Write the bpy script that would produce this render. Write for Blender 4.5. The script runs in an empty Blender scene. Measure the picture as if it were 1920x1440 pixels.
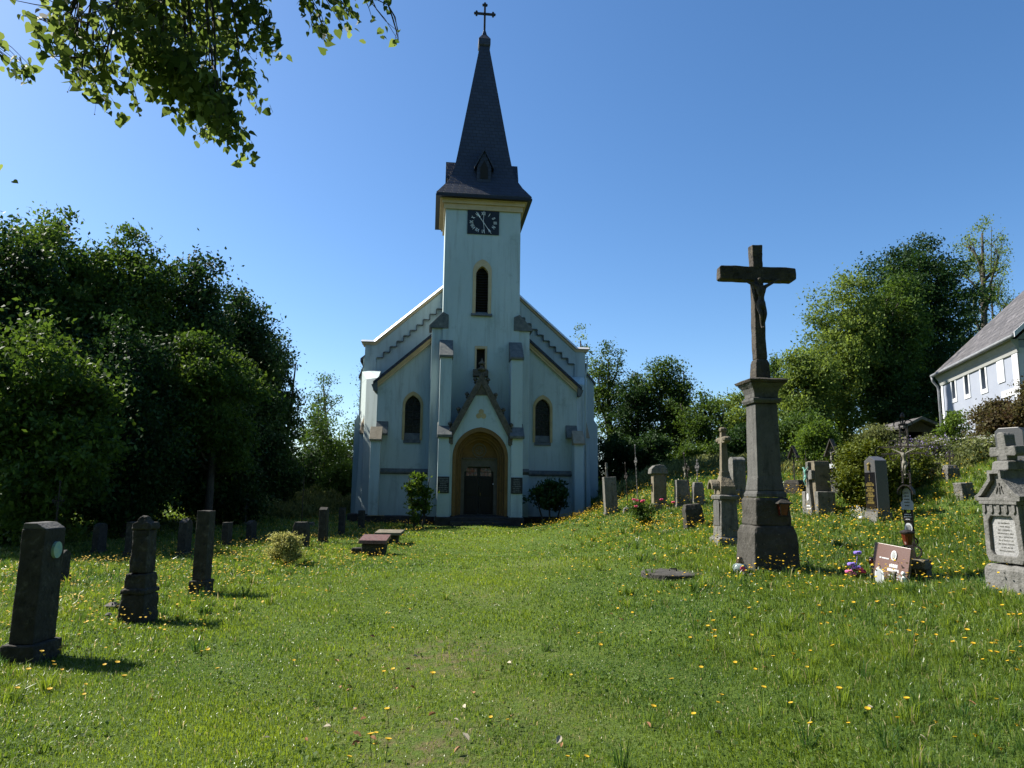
import bpy, bmesh, math, random
import numpy as np
from mathutils import Vector, Matrix
from mathutils.geometry import tessellate_polygon

random.seed(7)
rng = np.random.default_rng(11)
scene = bpy.context.scene
COL = scene.collection
R = math.radians

# ------------------------------------------------------------------ camera, sky, sun, exposure
F_PX = 1350.0
PITCH = R(8.5)
ROLL = .012
EYE = 1.6
cam_d = bpy.data.cameras.new('camera')
cam = bpy.data.objects.new('camera', cam_d)
COL.objects.link(cam)
cam_d.sensor_width = 36
cam_d.lens = 36 * F_PX / 1920
cam_d.clip_start = .05
cam_d.clip_end = 3000
cam.matrix_world = Matrix.Translation((0, 0, EYE)) @ Matrix.Rotation(R(90) + PITCH, 4, 'X') @ Matrix.Rotation(ROLL, 4, 'Z')
scene.camera = cam

SUN_EL, SUN_AZ = R(44), R(-69)          # azimuth measured from +y towards +x
w = bpy.data.worlds.new("World")
scene.world = w
w.use_nodes = True
nt = w.node_tree
sky = nt.nodes.new('ShaderNodeTexSky')
sky.sky_type = 'NISHITA'
sky.sun_disc = False
sky.sun_elevation = SUN_EL
sky.sun_rotation = SUN_AZ
sky.altitude = 900
sky.air_density = 1.0
sky.dust_density = 1.3
sky.ozone_density = 3.0
hsv = nt.nodes.new('ShaderNodeHueSaturation')
hsv.inputs['Saturation'].default_value = 1.2
nt.links.new(sky.outputs[0], hsv.inputs['Color'])
nt.links.new(hsv.outputs[0], nt.nodes['Background'].inputs[0])
nt.nodes['Background'].inputs[1].default_value = .080
sl = bpy.data.lights.new('sun', 'SUN')
sl.energy = 4.6
sl.angle = R(.5)
sl.color = (1, .95, .86)
so = bpy.data.objects.new('sun', sl)
COL.objects.link(so)
sd = Vector((math.sin(SUN_AZ) * math.cos(SUN_EL), math.cos(SUN_AZ) * math.cos(SUN_EL), math.sin(SUN_EL)))
so.rotation_euler = sd.to_track_quat('Z', 'Y').to_euler()
so.location = sd * 80
scene.view_settings.view_transform = 'Standard'
scene.view_settings.look = 'None'
scene.view_settings.exposure = 1.25
scene.view_settings.gamma = 1
scene.view_settings.use_curve_mapping = False
scene.render.engine = 'CYCLES'
scene.render.resolution_x = 1024
scene.render.resolution_y = 768
scene.cycles.max_bounces = 6
scene.cycles.transparent_max_bounces = 8

# ------------------------------------------------------------------ measuring help: photo pixel -> point in the world
def ray(px, py):
    cx = (px - 960) / F_PX
    cy = (720 - py) / F_PX
    x = cx * math.cos(ROLL) - cy * math.sin(ROLL)
    y = cx * math.sin(ROLL) + cy * math.cos(ROLL)
    return (x, math.cos(PITCH) - y * math.sin(PITCH), math.sin(PITCH) + y * math.cos(PITCH))

def at(px, py, Y):
    r = ray(px, py)
    k = Y / r[1]
    return Vector((r[0] * k, Y, EYE + r[2] * k))

# ------------------------------------------------------------------ terrain: thin plate spline through surveyed spots
CP = [(-3, 0, 0), (3, 0, 0.02), (0, 4, 0), (0, 10, 0), (0, 18, .0), (-1, 26, .03), (-1.5, 33, .06), (-5, 34, .03), (-3, 14, -.03),
      (-4.7, 7.2, -.15), (-4.9, 9.5, -.15), (-5.1, 11.9, -.1), (-6.2, 22, -.15), (-6.2, 23.6, -.1), (-7, 29, -.1),
      (-12, 20, -.3), (-14, 30, -.2), (-22, 25, -.4), (-10, 2, -.2), (-14, 46, .9), (-8, 42, .6), (-1, 40, .3), (3.5, 5, .06),
      (7, 4, .25), (2, 30, .2), (2, 20, .1), (2.4, 36, .25), (0, 60, 1.2), (-20, 60, 1.2), (-20, -10, -.3), (20, -10, .8), (-35, 30, -.5),
      (30, 25, 4.0), (25, 45, 5.2), (10, 60, 3.5), (16, 12, 1.6)]
for px, py, Y in [(1440, 1072, 11.5), (1888, 1108, 9.), (1648, 975, 16.5), (1712, 1090, 11.3), (1535, 963, 18), (1140, 962, 27), (1240, 950, 24),
                  (1360, 1015, 14.5), (1300, 988, 18), (1490, 925, 24), (1783, 900, 21), (1810, 930, 16), (1123, 962, 35),
                  (1250, 888, 38), (1450, 880, 37), (1900, 850, 19), (1770, 850, 30), (1260, 1085, 11.2), (1200, 910, 33)]:
    CP.append(tuple(at(px, py, Y)))
CP = np.array(CP, float)
def _U(r2):
    return np.where(r2 > 1e-9, r2 * np.log(np.maximum(r2, 1e-9)), 0)
_n = len(CP)
_K = _U(((CP[:, None, :2] - CP[None, :, :2]) ** 2).sum(2)) + np.eye(_n) * 3.0
_P = np.c_[np.ones(_n), CP[:, :2]]
_A = np.zeros((_n + 3, _n + 3))
_A[:_n, :_n] = _K; _A[:_n, _n:] = _P; _A[_n:, :_n] = _P.T
_W = np.linalg.solve(_A, np.r_[CP[:, 2], 0, 0, 0])
def ground_z(x, y):
    x = np.atleast_1d(np.asarray(x, float)); y = np.atleast_1d(np.asarray(y, float))
    sh = x.shape
    x = x.ravel(); y = y.ravel()
    xc = np.clip(x, -36, 32); yc = np.clip(y, -12, 62)
    out = np.empty(len(x))
    for s in range(0, len(x), 20000):
        a = xc[s:s + 20000, None]; b = yc[s:s + 20000, None]
        out[s:s + 20000] = _U((a - CP[None, :, 0]) ** 2 + (b - CP[None, :, 1]) ** 2) @ _W[:_n] + _W[_n] + _W[_n + 1] * a[:, 0] + _W[_n + 2] * b[:, 0]
    far = np.clip(np.hypot(np.maximum(np.abs(x) - 34, 0), np.maximum(np.maximum(y - 62, -12 - y), 0)) / 200, 0, 1)
    out = out * (1 - far)
    out += (.025 * np.sin(x * 1.9 + .7) * np.sin(y * 1.3) + .018 * np.sin(x * 3.7 + y * 2.9))
    return out.reshape(sh)
def gz(x, y):
    return float(ground_z(x, y)[0])
def on_ground(px, py):
    """world point where the line of sight through a photo pixel meets the meadow"""
    r = np.array(ray(px, py))
    t = np.arange(3, 90, .05)
    P = np.array([0, 0, EYE]) + t[:, None] * r
    below = P[:, 2] < ground_z(P[:, 0], P[:, 1])
    i = int(np.argmax(below)) if below.any() else len(t) - 1
    return Vector((P[i, 0], P[i, 1], gz(P[i, 0], P[i, 1])))

# ------------------------------------------------------------------ tags
def tag(o, label=None, cat=None, group=None, kind=None):
    if label: o['label'] = label
    if cat: o['category'] = cat
    if group: o['group'] = group
    if kind: o['kind'] = kind
    return o
def thing(name, label, cat, loc=(0, 0, 0), rz=0, group=None, tilt=(0, 0)):
    o = bpy.data.objects.new(name, None)
    COL.objects.link(o)
    o.empty_display_size = .2
    o.location = loc
    o.rotation_euler = (tilt[0], tilt[1], rz)
    return tag(o, label, cat, group)

# ------------------------------------------------------------------ mesh builder
class MB:
    def __init__(s):
        s.v = []; s.f = []
    def add(s, v, f):
        o = len(s.v)
        s.v += [tuple(p) for p in v]
        s.f += [tuple(i + o for i in q) for q in f]
        return s
    def box(s, x0, x1, y0, y1, z0, z1):
        return s.add([(x0, y0, z0), (x1, y0, z0), (x1, y1, z0), (x0, y1, z0), (x0, y0, z1), (x1, y0, z1), (x1, y1, z1), (x0, y1, z1)],
                     [(3, 2, 1, 0), (4, 5, 6, 7), (0, 1, 5, 4), (1, 2, 6, 5), (2, 3, 7, 6), (3, 0, 4, 7)])
    def loft(s, secs):
        """secs: list of (z, x0, x1, y0, y1) rectangles stacked upwards"""
        v = []; f = []
        for z, x0, x1, y0, y1 in secs:
            v += [(x0, y0, z), (x1, y0, z), (x1, y1, z), (x0, y1, z)]
        n = len(secs)
        for k in range(n - 1):
            for i in range(4):
                j = (i + 1) % 4
                f.append((4 * k + i, 4 * k + j, 4 * k + 4 + j, 4 * k + 4 + i))
        f += [(3, 2, 1, 0), tuple(4 * (n - 1) + i for i in range(4))]
        return s.add(v, f)
    def prism(s, poly, y0, y1):
        n = len(poly)
        v = [(a, y0, b) for a, b in poly] + [(a, y1, b) for a, b in poly]
        f = [tuple(range(n)), tuple(range(2 * n - 1, n - 1, -1))] + [(i, (i + 1) % n, (i + 1) % n + n, i + n) for i in range(n)]
        return s.add(v, f)
    def prismx(s, poly, x0, x1):
        n = len(poly)
        v = [(x0, a, b) for a, b in poly] + [(x1, a, b) for a, b in poly]
        f = [tuple(range(n)), tuple(range(2 * n - 1, n - 1, -1))] + [(i, (i + 1) % n, (i + 1) % n + n, i + n) for i in range(n)]
        return s.add(v, f)
    def prismz(s, poly, z0, z1, top=None):
        n = len(poly)
        top = top or poly
        v = [(a, b, z0) for a, b in poly] + [(a, b, z1) for a, b in top]
        f = [tuple(range(n)), tuple(range(2 * n - 1, n - 1, -1))] + [(i, (i + 1) % n, (i + 1) % n + n, i + n) for i in range(n)]
        return s.add(v, f)
    def tube(s, pts, r, n=8):
        pts = [Vector(p) for p in pts]
        rs = r if isinstance(r, (list, tuple)) else [r] * len(pts)
        v = []; f = []
        prev = None
        for i, p in enumerate(pts):
            d = (pts[min(i + 1, len(pts) - 1)] - pts[max(i - 1, 0)])
            d = d.normalized() if d.length > 1e-9 else Vector((0, 0, 1))
            a = prev if prev is not None else (Vector((1, 0, 0)) if abs(d.x) < .8 else Vector((0, 1, 0)))
            a = (a - d * a.dot(d)).normalized()
            prev = a
            b = d.cross(a)
            for k in range(n):
                t = 2 * math.pi * k / n
                v.append(p + (a * math.cos(t) + b * math.sin(t)) * rs[i])
        for i in range(len(pts) - 1):
            for k in range(n):
                f.append((i * n + k, i * n + (k + 1) % n, (i + 1) * n + (k + 1) % n, (i + 1) * n + k))
        f += [tuple(range(n - 1, -1, -1)), tuple((len(pts) - 1) * n + k for k in range(n))]
        return s.add(v, f)
    def lathe(s, prof, cx=0, cy=0, n=16, cz=0):
        v = []; f = []
        for r, z in prof:
            for k in range(n):
                t = 2 * math.pi * k / n
                v.append((cx + r * math.cos(t), cy + r * math.sin(t), cz + z))
        for i in range(len(prof) - 1):
            for k in range(n):
                f.append((i * n + k, i * n + (k + 1) % n, (i + 1) * n + (k + 1) % n, (i + 1) * n + k))
        f += [tuple(range(n - 1, -1, -1)), tuple((len(prof) - 1) * n + k for k in range(n))]
        return s.add(v, f)
    def ring(s, outer, inner, y0, y1, closed=True):
        n = len(outer)
        v = [(a, y0, b) for a, b in outer] + [(a, y0, b) for a, b in inner] + [(a, y1, b) for a, b in outer] + [(a, y1, b) for a, b in inner]
        f = []
        for i in range(n if closed else n - 1):
            j = (i + 1) % n
            f += [(i, j, n + j, n + i), (2 * n + i, 3 * n + i, 3 * n + j, 2 * n + j), (i, 2 * n + i, 2 * n + j, j), (n + i, n + j, 3 * n + j, 3 * n + i)]
        if not closed:
            for i in (0, n - 1):
                f.append((i, n + i, 3 * n + i, 2 * n + i))
        return s.add(v, f)
    def holed(s, outer, holes, y0, y1):
        loops = [outer] + holes
        tri = tessellate_polygon([[Vector((a, b, 0)) for a, b in l] for l in loops])
        flat = [p for l in loops for p in l]
        n = len(flat)
        v = [(a, y0, b) for a, b in flat] + [(a, y1, b) for a, b in flat]
        f = [tuple(t) for t in tri] + [tuple(n + i for i in reversed(t)) for t in tri]
        o = 0
        for l in loops:
            m = len(l)
            f += [(o + i, o + (i + 1) % m, n + o + (i + 1) % m, n + o + i) for i in range(m)]
            o += m
        return s.add(v, f)
    def xf(s, M):
        s.v = [tuple(M @ Vector(p)) for p in s.v]
        return s
    def build(s, name, m, parent=None, bevel=0, smooth=False, rough=0, rs=.15, sub=3, label=None):
        me = bpy.data.meshes.new(name)
        me.from_pydata(s.v, [], s.f)
        bm = bmesh.new(); bm.from_mesh(me)
        bmesh.ops.recalc_face_normals(bm, faces=bm.faces)
        bm.to_mesh(me); bm.free()
        me.materials.append(m)
        o = bpy.data.objects.new(name, me)
        COL.objects.link(o)
        if parent is not None: o.parent = parent
        if smooth:
            for p in me.polygons: p.use_smooth = True
        if bevel:
            b = o.modifiers.new('bevel', 'BEVEL'); b.width = bevel; b.segments = 2; b.limit_method = 'ANGLE'; b.angle_limit = R(35)
        if rough:
            sm = o.modifiers.new('sub', 'SUBSURF'); sm.subdivision_type = 'SIMPLE'; sm.levels = sub; sm.render_levels = sub
            d = o.modifiers.new('wear', 'DISPLACE'); d.texture = wear_tex(rs); d.strength = rough; d.mid_level = .5; d.texture_coords = 'GLOBAL'
        if label: o['label'] = label
        return o
_wt = {}
def wear_tex(sc):
    if sc not in _wt:
        t = bpy.data.textures.new('wear', 'CLOUDS'); t.noise_scale = sc; t.noise_depth = 3
        _wt[sc] = t
    return _wt[sc]

# ------------------------------------------------------------------ materials
def mat(name, base, base2=None, scale=4, rough=.85, bump=0, bscale=20, spots=None, sscale=9, sth=(.55, .65), metal=0, spec=.3, detail=6, stretch=None, trans=0):
    m = bpy.data.materials.new(name); m.use_nodes = True
    n = m.node_tree.nodes; l = m.node_tree.links
    b = n['Principled BSDF']
    b.inputs['Roughness'].default_value = rough
    b.inputs['Metallic'].default_value = metal
    b.inputs['Specular IOR Level'].default_value = spec
    if trans: b.inputs['Transmission Weight'].default_value = trans
    tc = n.new('ShaderNodeTexCoord'); mp = n.new('ShaderNodeMapping')
    l.new(tc.outputs['Object'], mp.inputs[0])
    if stretch: mp.inputs['Scale'].default_value = stretch
    c = None
    if base2:
        t = n.new('ShaderNodeTexNoise'); t.inputs['Scale'].default_value = scale; t.inputs['Detail'].default_value = detail; t.inputs['Roughness'].default_value = .65
        l.new(mp.outputs[0], t.inputs['Vector'])
        r = n.new('ShaderNodeValToRGB'); r.color_ramp.elements[0].position = .35; r.color_ramp.elements[1].position = .68
        r.color_ramp.elements[0].color = (*base, 1); r.color_ramp.elements[1].color = (*base2, 1)
        l.new(t.outputs[0], r.inputs[0]); c = r.outputs[0]
    if spots:
        for k, sp in enumerate(spots if isinstance(spots, list) else [spots]):
            t = n.new('ShaderNodeTexNoise'); t.inputs['Scale'].default_value = sscale * (1 + .7 * k); t.inputs['Detail'].default_value = 8; t.inputs['Roughness'].default_value = .7
            l.new(tc.outputs['Object'], t.inputs['Vector'])
            r = n.new('ShaderNodeValToRGB'); r.color_ramp.elements[0].position = sth[0]; r.color_ramp.elements[1].position = sth[1]
            l.new(t.outputs[0], r.inputs[0])
            mx = n.new('ShaderNodeMixRGB')
            l.new(r.outputs[0], mx.inputs[0])
            if c: l.new(c, mx.inputs[1])
            else: mx.inputs[1].default_value = (*base, 1)
            mx.inputs[2].default_value = (*sp, 1)
            c = mx.outputs[0]
    if c: l.new(c, b.inputs['Base Color'])
    else: b.inputs['Base Color'].default_value = (*base, 1)
    if bump:
        t = n.new('ShaderNodeTexNoise'); t.inputs['Scale'].default_value = bscale; t.inputs['Detail'].default_value = 8
        l.new(tc.outputs['Object'], t.inputs['Vector'])
        bp = n.new('ShaderNodeBump'); bp.inputs['Strength'].default_value = bump; bp.inputs['Distance'].default_value = .02
        l.new(t.outputs[0], bp.inputs['Height']); l.new(bp.outputs[0], b.inputs['Normal'])
    return m

M = {}
M['plaster'] = mat('plaster', (0.367, 0.442, 0.428), (0.438, 0.514, 0.503), .7, .9, .25, 18, [(0.297, 0.361, 0.344), (0.235, 0.289, 0.261)], .9, (.58, .80), stretch=(0.782, 0.903, 0.325))
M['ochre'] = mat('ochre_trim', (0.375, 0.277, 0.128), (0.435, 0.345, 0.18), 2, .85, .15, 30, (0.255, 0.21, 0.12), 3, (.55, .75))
M['cream'] = mat('cream_cornice', (0.437, 0.328, 0.187), (0.515, 0.406, 0.25), 2, .8, .1, 20)
M['capstone'] = mat('buttress_slate', (.075, .085, .085), (.15, .155, .14), 5, .8, .5, 25, (.22, .22, .18), 7, (.6, .7))
M['capstone_tan'] = mat('buttress_tan', (0.24, 0.2, 0.136), (0.336, 0.288, 0.208), 5, .85, .4, 25)
M['darkstone'] = mat('portal_stone', (0.07, 0.0595, 0.042), (0.147, 0.126, 0.091), 7, .9, .6, 22, (0.035, 0.035, 0.0315), 9, (.5, .65))
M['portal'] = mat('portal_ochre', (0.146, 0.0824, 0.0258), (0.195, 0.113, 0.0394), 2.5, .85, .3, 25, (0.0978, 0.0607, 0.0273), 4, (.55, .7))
M['plinth'] = mat('plinth_stone', (0.0225, 0.021, 0.02), (0.05, 0.045, 0.04), 4, .9, .6, 14)
M['zinc'] = mat('zinc_sheet', (.50, .51, .52), (.62, .62, .62), 3, .45, .05, 10, metal=.15)
M['gutter'] = mat('dull_gutter', (.16, .17, .18), (.24, .25, .26), 6, .6)
M['plate_pale'] = mat('pale_enamel_plate', (.26, .29, .34), (.36, .39, .44), 12, .5)
M['black'] = mat('black_paint', (.012, .012, .014), None, rough=.5)
M['clockface'] = mat('clock_board', (.010, .012, .016), (.018, .02, .024), 6, .45, .05, 30)
M['numeral'] = mat('clock_paint', (.75, .76, .74), (.85, .85, .82), 9, .6)
M['glassdark'] = mat('dark_glass', (.008, .010, .012), (.02, .022, .022), 4, .12, .06, 6, spec=.6)
M['louvre'] = mat('louvre_wood', (.009, .008, .007), (.018, .015, .012), 12, .8, stretch=(1, 1, 6))
M['doorwood'] = mat('door_wood', (0.006, 0.0048, 0.0036), (0.012, 0.0088, 0.0064), 9, .6, .3, 30, stretch=(1.6, 0.4, 0.2))
M['iron'] = mat('wrought_iron', (.02, .018, .018), (.05, .042, .036), 18, .6, .3, 60, (.12, .06, .03), 12, (.6, .75), metal=.5)
M['iron_pale'] = mat('painted_iron', (0.15, 0.15, 0.15), (0.08, 0.07, 0.065), 22, .6, .2, 50)
M['gilt'] = mat('gilt', (0.275, 0.21, 0.06), (0.2, 0.15, 0.05), 20, .45, metal=.6)
M['bronze'] = mat('bronze_patina', (.10, .26, .21), (.18, .36, .30), 18, .6, .2, 50)
M['corpus'] = mat('corpus_paint', (0.14, 0.133, 0.105), (0.193, 0.175, 0.133), 15, .6)
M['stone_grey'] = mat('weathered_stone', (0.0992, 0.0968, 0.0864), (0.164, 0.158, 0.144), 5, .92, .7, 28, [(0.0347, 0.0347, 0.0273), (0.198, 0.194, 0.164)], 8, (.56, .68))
M['stone_dark'] = mat('dark_weathered_stone', (0.0252, 0.0228, 0.0185), (0.0504, 0.0454, 0.037), 6, .93, .8, 24, [(0.0118, 0.0118, 0.00938), (0.0805, 0.077, 0.0605)], 7, (.56, .68))  # dark old stone; its tone also carries the shade on the left graves
M['stone_cross'] = mat('old_cross_stone', (0.0384, 0.0326, 0.0269), (0.073, 0.0634, 0.0518), 6, .93, .9, 26, [(0.0173, 0.0154, 0.0126), (0.1, 0.0848, 0.0461)], 8, (.55, .68))
M['stone_ped'] = mat('pedestal_stone', (0.0713, 0.0697, 0.0648), (0.107, 0.105, 0.0972), 3, .9, .6, 30, [(0.0292, 0.0275, 0.0227), (0.136, 0.13, 0.11)], 13, (.60, .68))
M['stone_base'] = mat('pedestal_foot_stone', (0.039, 0.036, 0.03), (0.066, 0.0612, 0.0525), 4, .92, .8, 22, [(0.018, 0.0174, 0.0135), (0.12, 0.114, 0.099)], 9, (.58, .68))
M['stone_tan'] = mat('sandstone', (0.124, 0.104, 0.0694), (0.178, 0.154, 0.109), 6, .92, .7, 25, (0.0595, 0.0546, 0.0397), 9, (.53, .67))
M['stone_pale'] = mat('pale_sandstone', (0.104, 0.103, 0.0945), (0.166, 0.162, 0.153), 5, .92, .7, 28, [(0.049, 0.0477, 0.0416), (0.208, 0.205, 0.19)], 8, (.58, .70))
M['moss'] = mat('moss', (.07, .085, .015), (.14, .13, .025), 25, .95, .8, 60)
M['granite'] = mat('polished_granite', (0.045, 0.045, 0.045), (0.10, 0.10, 0.10), 90, .35, detail=3, spec=.5)
M['granite_pink'] = mat('pink_granite', (0.126, 0.0664, 0.0521), (0.193, 0.129, 0.108), 110, .3, detail=3, spec=.5)
M['blackglass'] = mat('black_plaque', (.006, .006, .007), None, rough=.12, spec=.6)
M['white'] = mat('white_enamel', (.75, .76, .77), (.66, .68, .70), 20, .35)
M['photo'] = mat('portrait_tint', (.20, .21, .21), (.42, .42, .40), 40, .3)
M['medal'] = mat('pale_blue_enamel', (.18, .36, .40), (.36, .48, .36), 14, .3)
M['redstone'] = mat('red_marble', (0.099, 0.0413, 0.033), (0.182, 0.11, 0.088), 14, .5, .1, 30, (0.066, 0.0605, 0.0495), 7, (.55, .7))
M['lampred'] = mat('red_lamp_glass', (.07, .012, .006), (.14, .03, .012), 8, .2, spec=.5)
M['glassclear'] = mat('clear_lantern_glass', (0.42, 0.504, 0.504), (0.294, 0.364, 0.364), 9, .12, trans=.5, spec=.5)
M['copper'] = mat('bronze_cap', (.18, .12, .07), None, rough=.3, metal=.8)
M['housewall'] = mat('house_render', (0.251, 0.276, 0.331), (0.281, 0.306, 0.356), 1.2, .9, .1, 20)
M['housetrim'] = mat('house_trim', (0.533, 0.546, 0.56), (0.493, 0.513, 0.526), 3, .85)
M['soffit'] = mat('house_cornice', (0.312, 0.318, 0.3), (0.36, 0.366, 0.348), 3, .8)
M['housetrim_worn'] = mat('pale_inscription_panel', (0.225, 0.225, 0.225), (0.285, 0.285, 0.277), 14, .9, .5, 40, (0.135, 0.135, 0.128), 11, (.55, .7))
M['shedwood'] = mat('shed_boards', (.045, .04, .036), (.10, .09, .08), 6, .9, .4, 30, stretch=(8, 8, 1))
M['pink'] = mat('rose_petal', (.62, .03, .12), (.75, .12, .22), 20, .6)
M['petal_pink'] = mat('cloth_petal_pink', (.75, .25, .38), (.6, .1, .25), 20, .6)
M['petal_violet'] = mat('cloth_petal_violet', (.20, .16, .60), (.34, .22, .66), 20, .6)
M['yellow'] = mat('yellow_petals', (0.448, 0.272, 0.0064), (0.528, 0.344, 0.0112), 30, .7)
M['dryleaf'] = mat('dry_leaf', (0.221, 0.093, 0.0322), (0.325, 0.193, 0.0858), 40, .7)
M['palepetal'] = mat('pale_dry_leaf', (0.35, 0.294, 0.21), (0.42, 0.385, 0.294), 40, .7)
M['bark'] = mat('bark', (.035, .030, .024), (.085, .075, .06), 8, .95, .9, 14, stretch=(3, 3, .6))
M['bark_pale'] = mat('pale_bark', (.20, .19, .17), (.10, .09, .08), 8, .95, .6, 14, stretch=(3, 3, .6))
M['wreath'] = mat('dry_cones', (.12, .06, .035), (.25, .14, .09), 40, .9, .8, 60)

def add_streaks(m, col, lo, hi, amt, sc=(5, 5, .35)):
    n = m.node_tree.nodes; l = m.node_tree.links; b = n['Principled BSDF']
    src = b.inputs['Base Color'].links[0].from_socket
    tc = n.new('ShaderNodeTexCoord'); mp = n.new('ShaderNodeMapping'); mp.inputs['Scale'].default_value = sc; l.new(tc.outputs['Object'], mp.inputs[0])
    t = n.new('ShaderNodeTexNoise'); t.inputs['Scale'].default_value = 1; t.inputs['Detail'].default_value = 7; t.inputs['Roughness'].default_value = .7; l.new(mp.outputs[0], t.inputs['Vector'])
    r = n.new('ShaderNodeValToRGB'); r.color_ramp.elements[0].position = lo; r.color_ramp.elements[1].position = hi
    r.color_ramp.elements[0].color = (0, 0, 0, 1); r.color_ramp.elements[1].color = (amt, amt, amt, 1); l.new(t.outputs[0], r.inputs[0])
    mx = n.new('ShaderNodeMixRGB'); l.new(r.outputs[0], mx.inputs[0]); l.new(src, mx.inputs[1]); mx.inputs[2].default_value = (*col, 1)
    l.new(mx.outputs[0], b.inputs['Base Color'])
add_streaks(M['plaster'], (.20, .22, .20), .52, .78, .75, (3.2, 3.2, .28))
add_streaks(M['stone_ped'], (.03, .03, .027), .50, .70, .8, (7, 7, 1.2))
add_streaks(M['stone_grey'], (.035, .035, .028), .50, .68, .8, (8, 8, 1.4))
add_streaks(M['stone_pale'], (.05, .05, .04), .52, .70, .8, (8, 8, 1.4))

def slate(name, c1, c2, cm, sx, sy, streak=None, bump=.5):
    m = bpy.data.materials.new(name); m.use_nodes = True
    n = m.node_tree.nodes; l = m.node_tree.links
    b = n['Principled BSDF']; b.inputs['Roughness'].default_value = .62
    tc = n.new('ShaderNodeTexCoord'); sp = n.new('ShaderNodeSeparateXYZ'); l.new(tc.outputs['Object'], sp.inputs[0])
    ad = n.new('ShaderNodeMath'); ad.operation = 'ADD'; l.new(sp.outputs[0], ad.inputs[0]); l.new(sp.outputs[1], ad.inputs[1])
    cb = n.new('ShaderNodeCombineXYZ'); l.new(ad.outputs[0], cb.inputs[0]); l.new(sp.outputs[2], cb.inputs[1])
    br = n.new('ShaderNodeTexBrick'); l.new(cb.outputs[0], br.inputs['Vector'])
    br.inputs['Scale'].default_value = 1; br.inputs['Brick Width'].default_value = sx; br.inputs['Row Height'].default_value = sy
    br.inputs['Mortar Size'].default_value = .022; br.inputs['Mortar Smooth'].default_value = .3
    br.inputs['Color1'].default_value = (*c1, 1); br.inputs['Color2'].default_value = (*c2, 1); br.inputs['Mortar'].default_value = (*cm, 1)
    c = br.outputs[0]
    t = n.new('ShaderNodeTexNoise'); t.inputs['Scale'].default_value = 1.6; t.inputs['Detail'].default_value = 8
    l.new(tc.outputs['Object'], t.inputs['Vector'])
    mx = n.new('ShaderNodeMixRGB'); mx.blend_type = 'MULTIPLY'; mx.inputs[0].default_value = .6
    l.new(c, mx.inputs[1]); l.new(t.outputs[0], mx.inputs[2]); c = mx.outputs[0]
    if streak:
        mp = n.new('ShaderNodeMapping'); mp.inputs['Scale'].default_value = (1.6, 1.6, .35); l.new(tc.outputs['Object'], mp.inputs[0])
        t2 = n.new('ShaderNodeTexNoise'); t2.inputs['Scale'].default_value = 2.4; t2.inputs['Detail'].default_value = 8; t2.inputs['Roughness'].default_value = .75
        l.new(mp.outputs[0], t2.inputs['Vector'])
        rp = n.new('ShaderNodeValToRGB'); rp.color_ramp.elements[0].position = .52; rp.color_ramp.elements[1].position = .66
        l.new(t2.outputs[0], rp.inputs[0])
        m2 = n.new('ShaderNodeMixRGB'); l.new(rp.outputs[0], m2.inputs[0]); l.new(c, m2.inputs[1]); m2.inputs[2].default_value = (*streak, 1); c = m2.outputs[0]
    l.new(c, b.inputs['Base Color'])
    bp = n.new('ShaderNodeBump'); bp.inputs['Strength'].default_value = bump; bp.inputs['Distance'].default_value = .02
    l.new(br.outputs['Fac'], bp.inputs['Height']); bp.invert = True
    l.new(bp.outputs[0], b.inputs['Normal'])
    return m
M['slate'] = slate('spire_slate', (.018, .025, .045), (.030, .038, .060), (.008, .011, .018), .34, .2)
M['houseroof'] = slate('house_roof_tiles', (.085, .077, .075), (.12, .11, .105), (.04, .037, .035), .42, .26, (.20, .185, .185))

def leafmat(name, dark, bright, transl=.35, rough=.6, spec=.16, straw=None):
    m = bpy.data.materials.new(name); m.use_nodes = True
    n = m.node_tree.nodes; l = m.node_tree.links
    b = n['Principled BSDF']; b.inputs['Roughness'].default_value = rough; b.inputs['Specular IOR Level'].default_value = spec
    at_ = n.new('ShaderNodeAttribute'); at_.attribute_name = 'tint'
    r = n.new('ShaderNodeValToRGB')
    r.color_ramp.elements[0].color = (*dark, 1); r.color_ramp.elements[1].color = (*bright, 1)
    if straw:
        r.color_ramp.elements[1].position = .9
        e = r.color_ramp.elements.new(.97); e.color = (*straw, 1)
    l.new(at_.outputs['Fac'], r.inputs[0]); l.new(r.outputs[0], b.inputs['Base Color'])
    tr = n.new('ShaderNodeBsdfTranslucent')
    hs = n.new('ShaderNodeHueSaturation'); hs.inputs['Saturation'].default_value = 1.1; hs.inputs['Value'].default_value = 1.7; hs.inputs['Hue'].default_value = .485
    l.new(r.outputs[0], hs.inputs['Color']); l.new(hs.outputs[0], tr.inputs[0])
    mx = n.new('ShaderNodeMixShader'); mx.inputs[0].default_value = transl
    l.new(b.outputs[0], mx.inputs[1]); l.new(tr.outputs[0], mx.inputs[2])
    l.new(mx.outputs[0], n['Material Output'].inputs[0])
    return m
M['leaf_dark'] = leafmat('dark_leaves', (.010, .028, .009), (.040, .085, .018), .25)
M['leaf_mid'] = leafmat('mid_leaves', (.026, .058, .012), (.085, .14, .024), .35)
M['leaf_lime'] = leafmat('lime_leaves', (.040, .080, .012), (.11, .17, .03), .42)
M['leaf_ash'] = leafmat('ash_leaves', (.06, .10, .02), (.17, .23, .05), .4)
M['leaf_linden'] = leafmat('linden_leaves', (.03, .055, .012), (.12, .16, .045), .6)
M['leaf_red'] = leafmat('reddish_leaves', (.05, .03, .018), (.10, .10, .03), .3)
M['leaf_gold'] = leafmat('variegated_leaves', (.14, .16, .04), (.50, .48, .18), .35)
M['leaf_yew'] = leafmat('yew_needles', (.04, .065, .008), (.14, .16, .02), .2)
M['grass'] = leafmat('grass_blades', (.030, .080, .018), (.19, .26, .035), .42, .36, .45, (.42, .36, .18))
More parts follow.
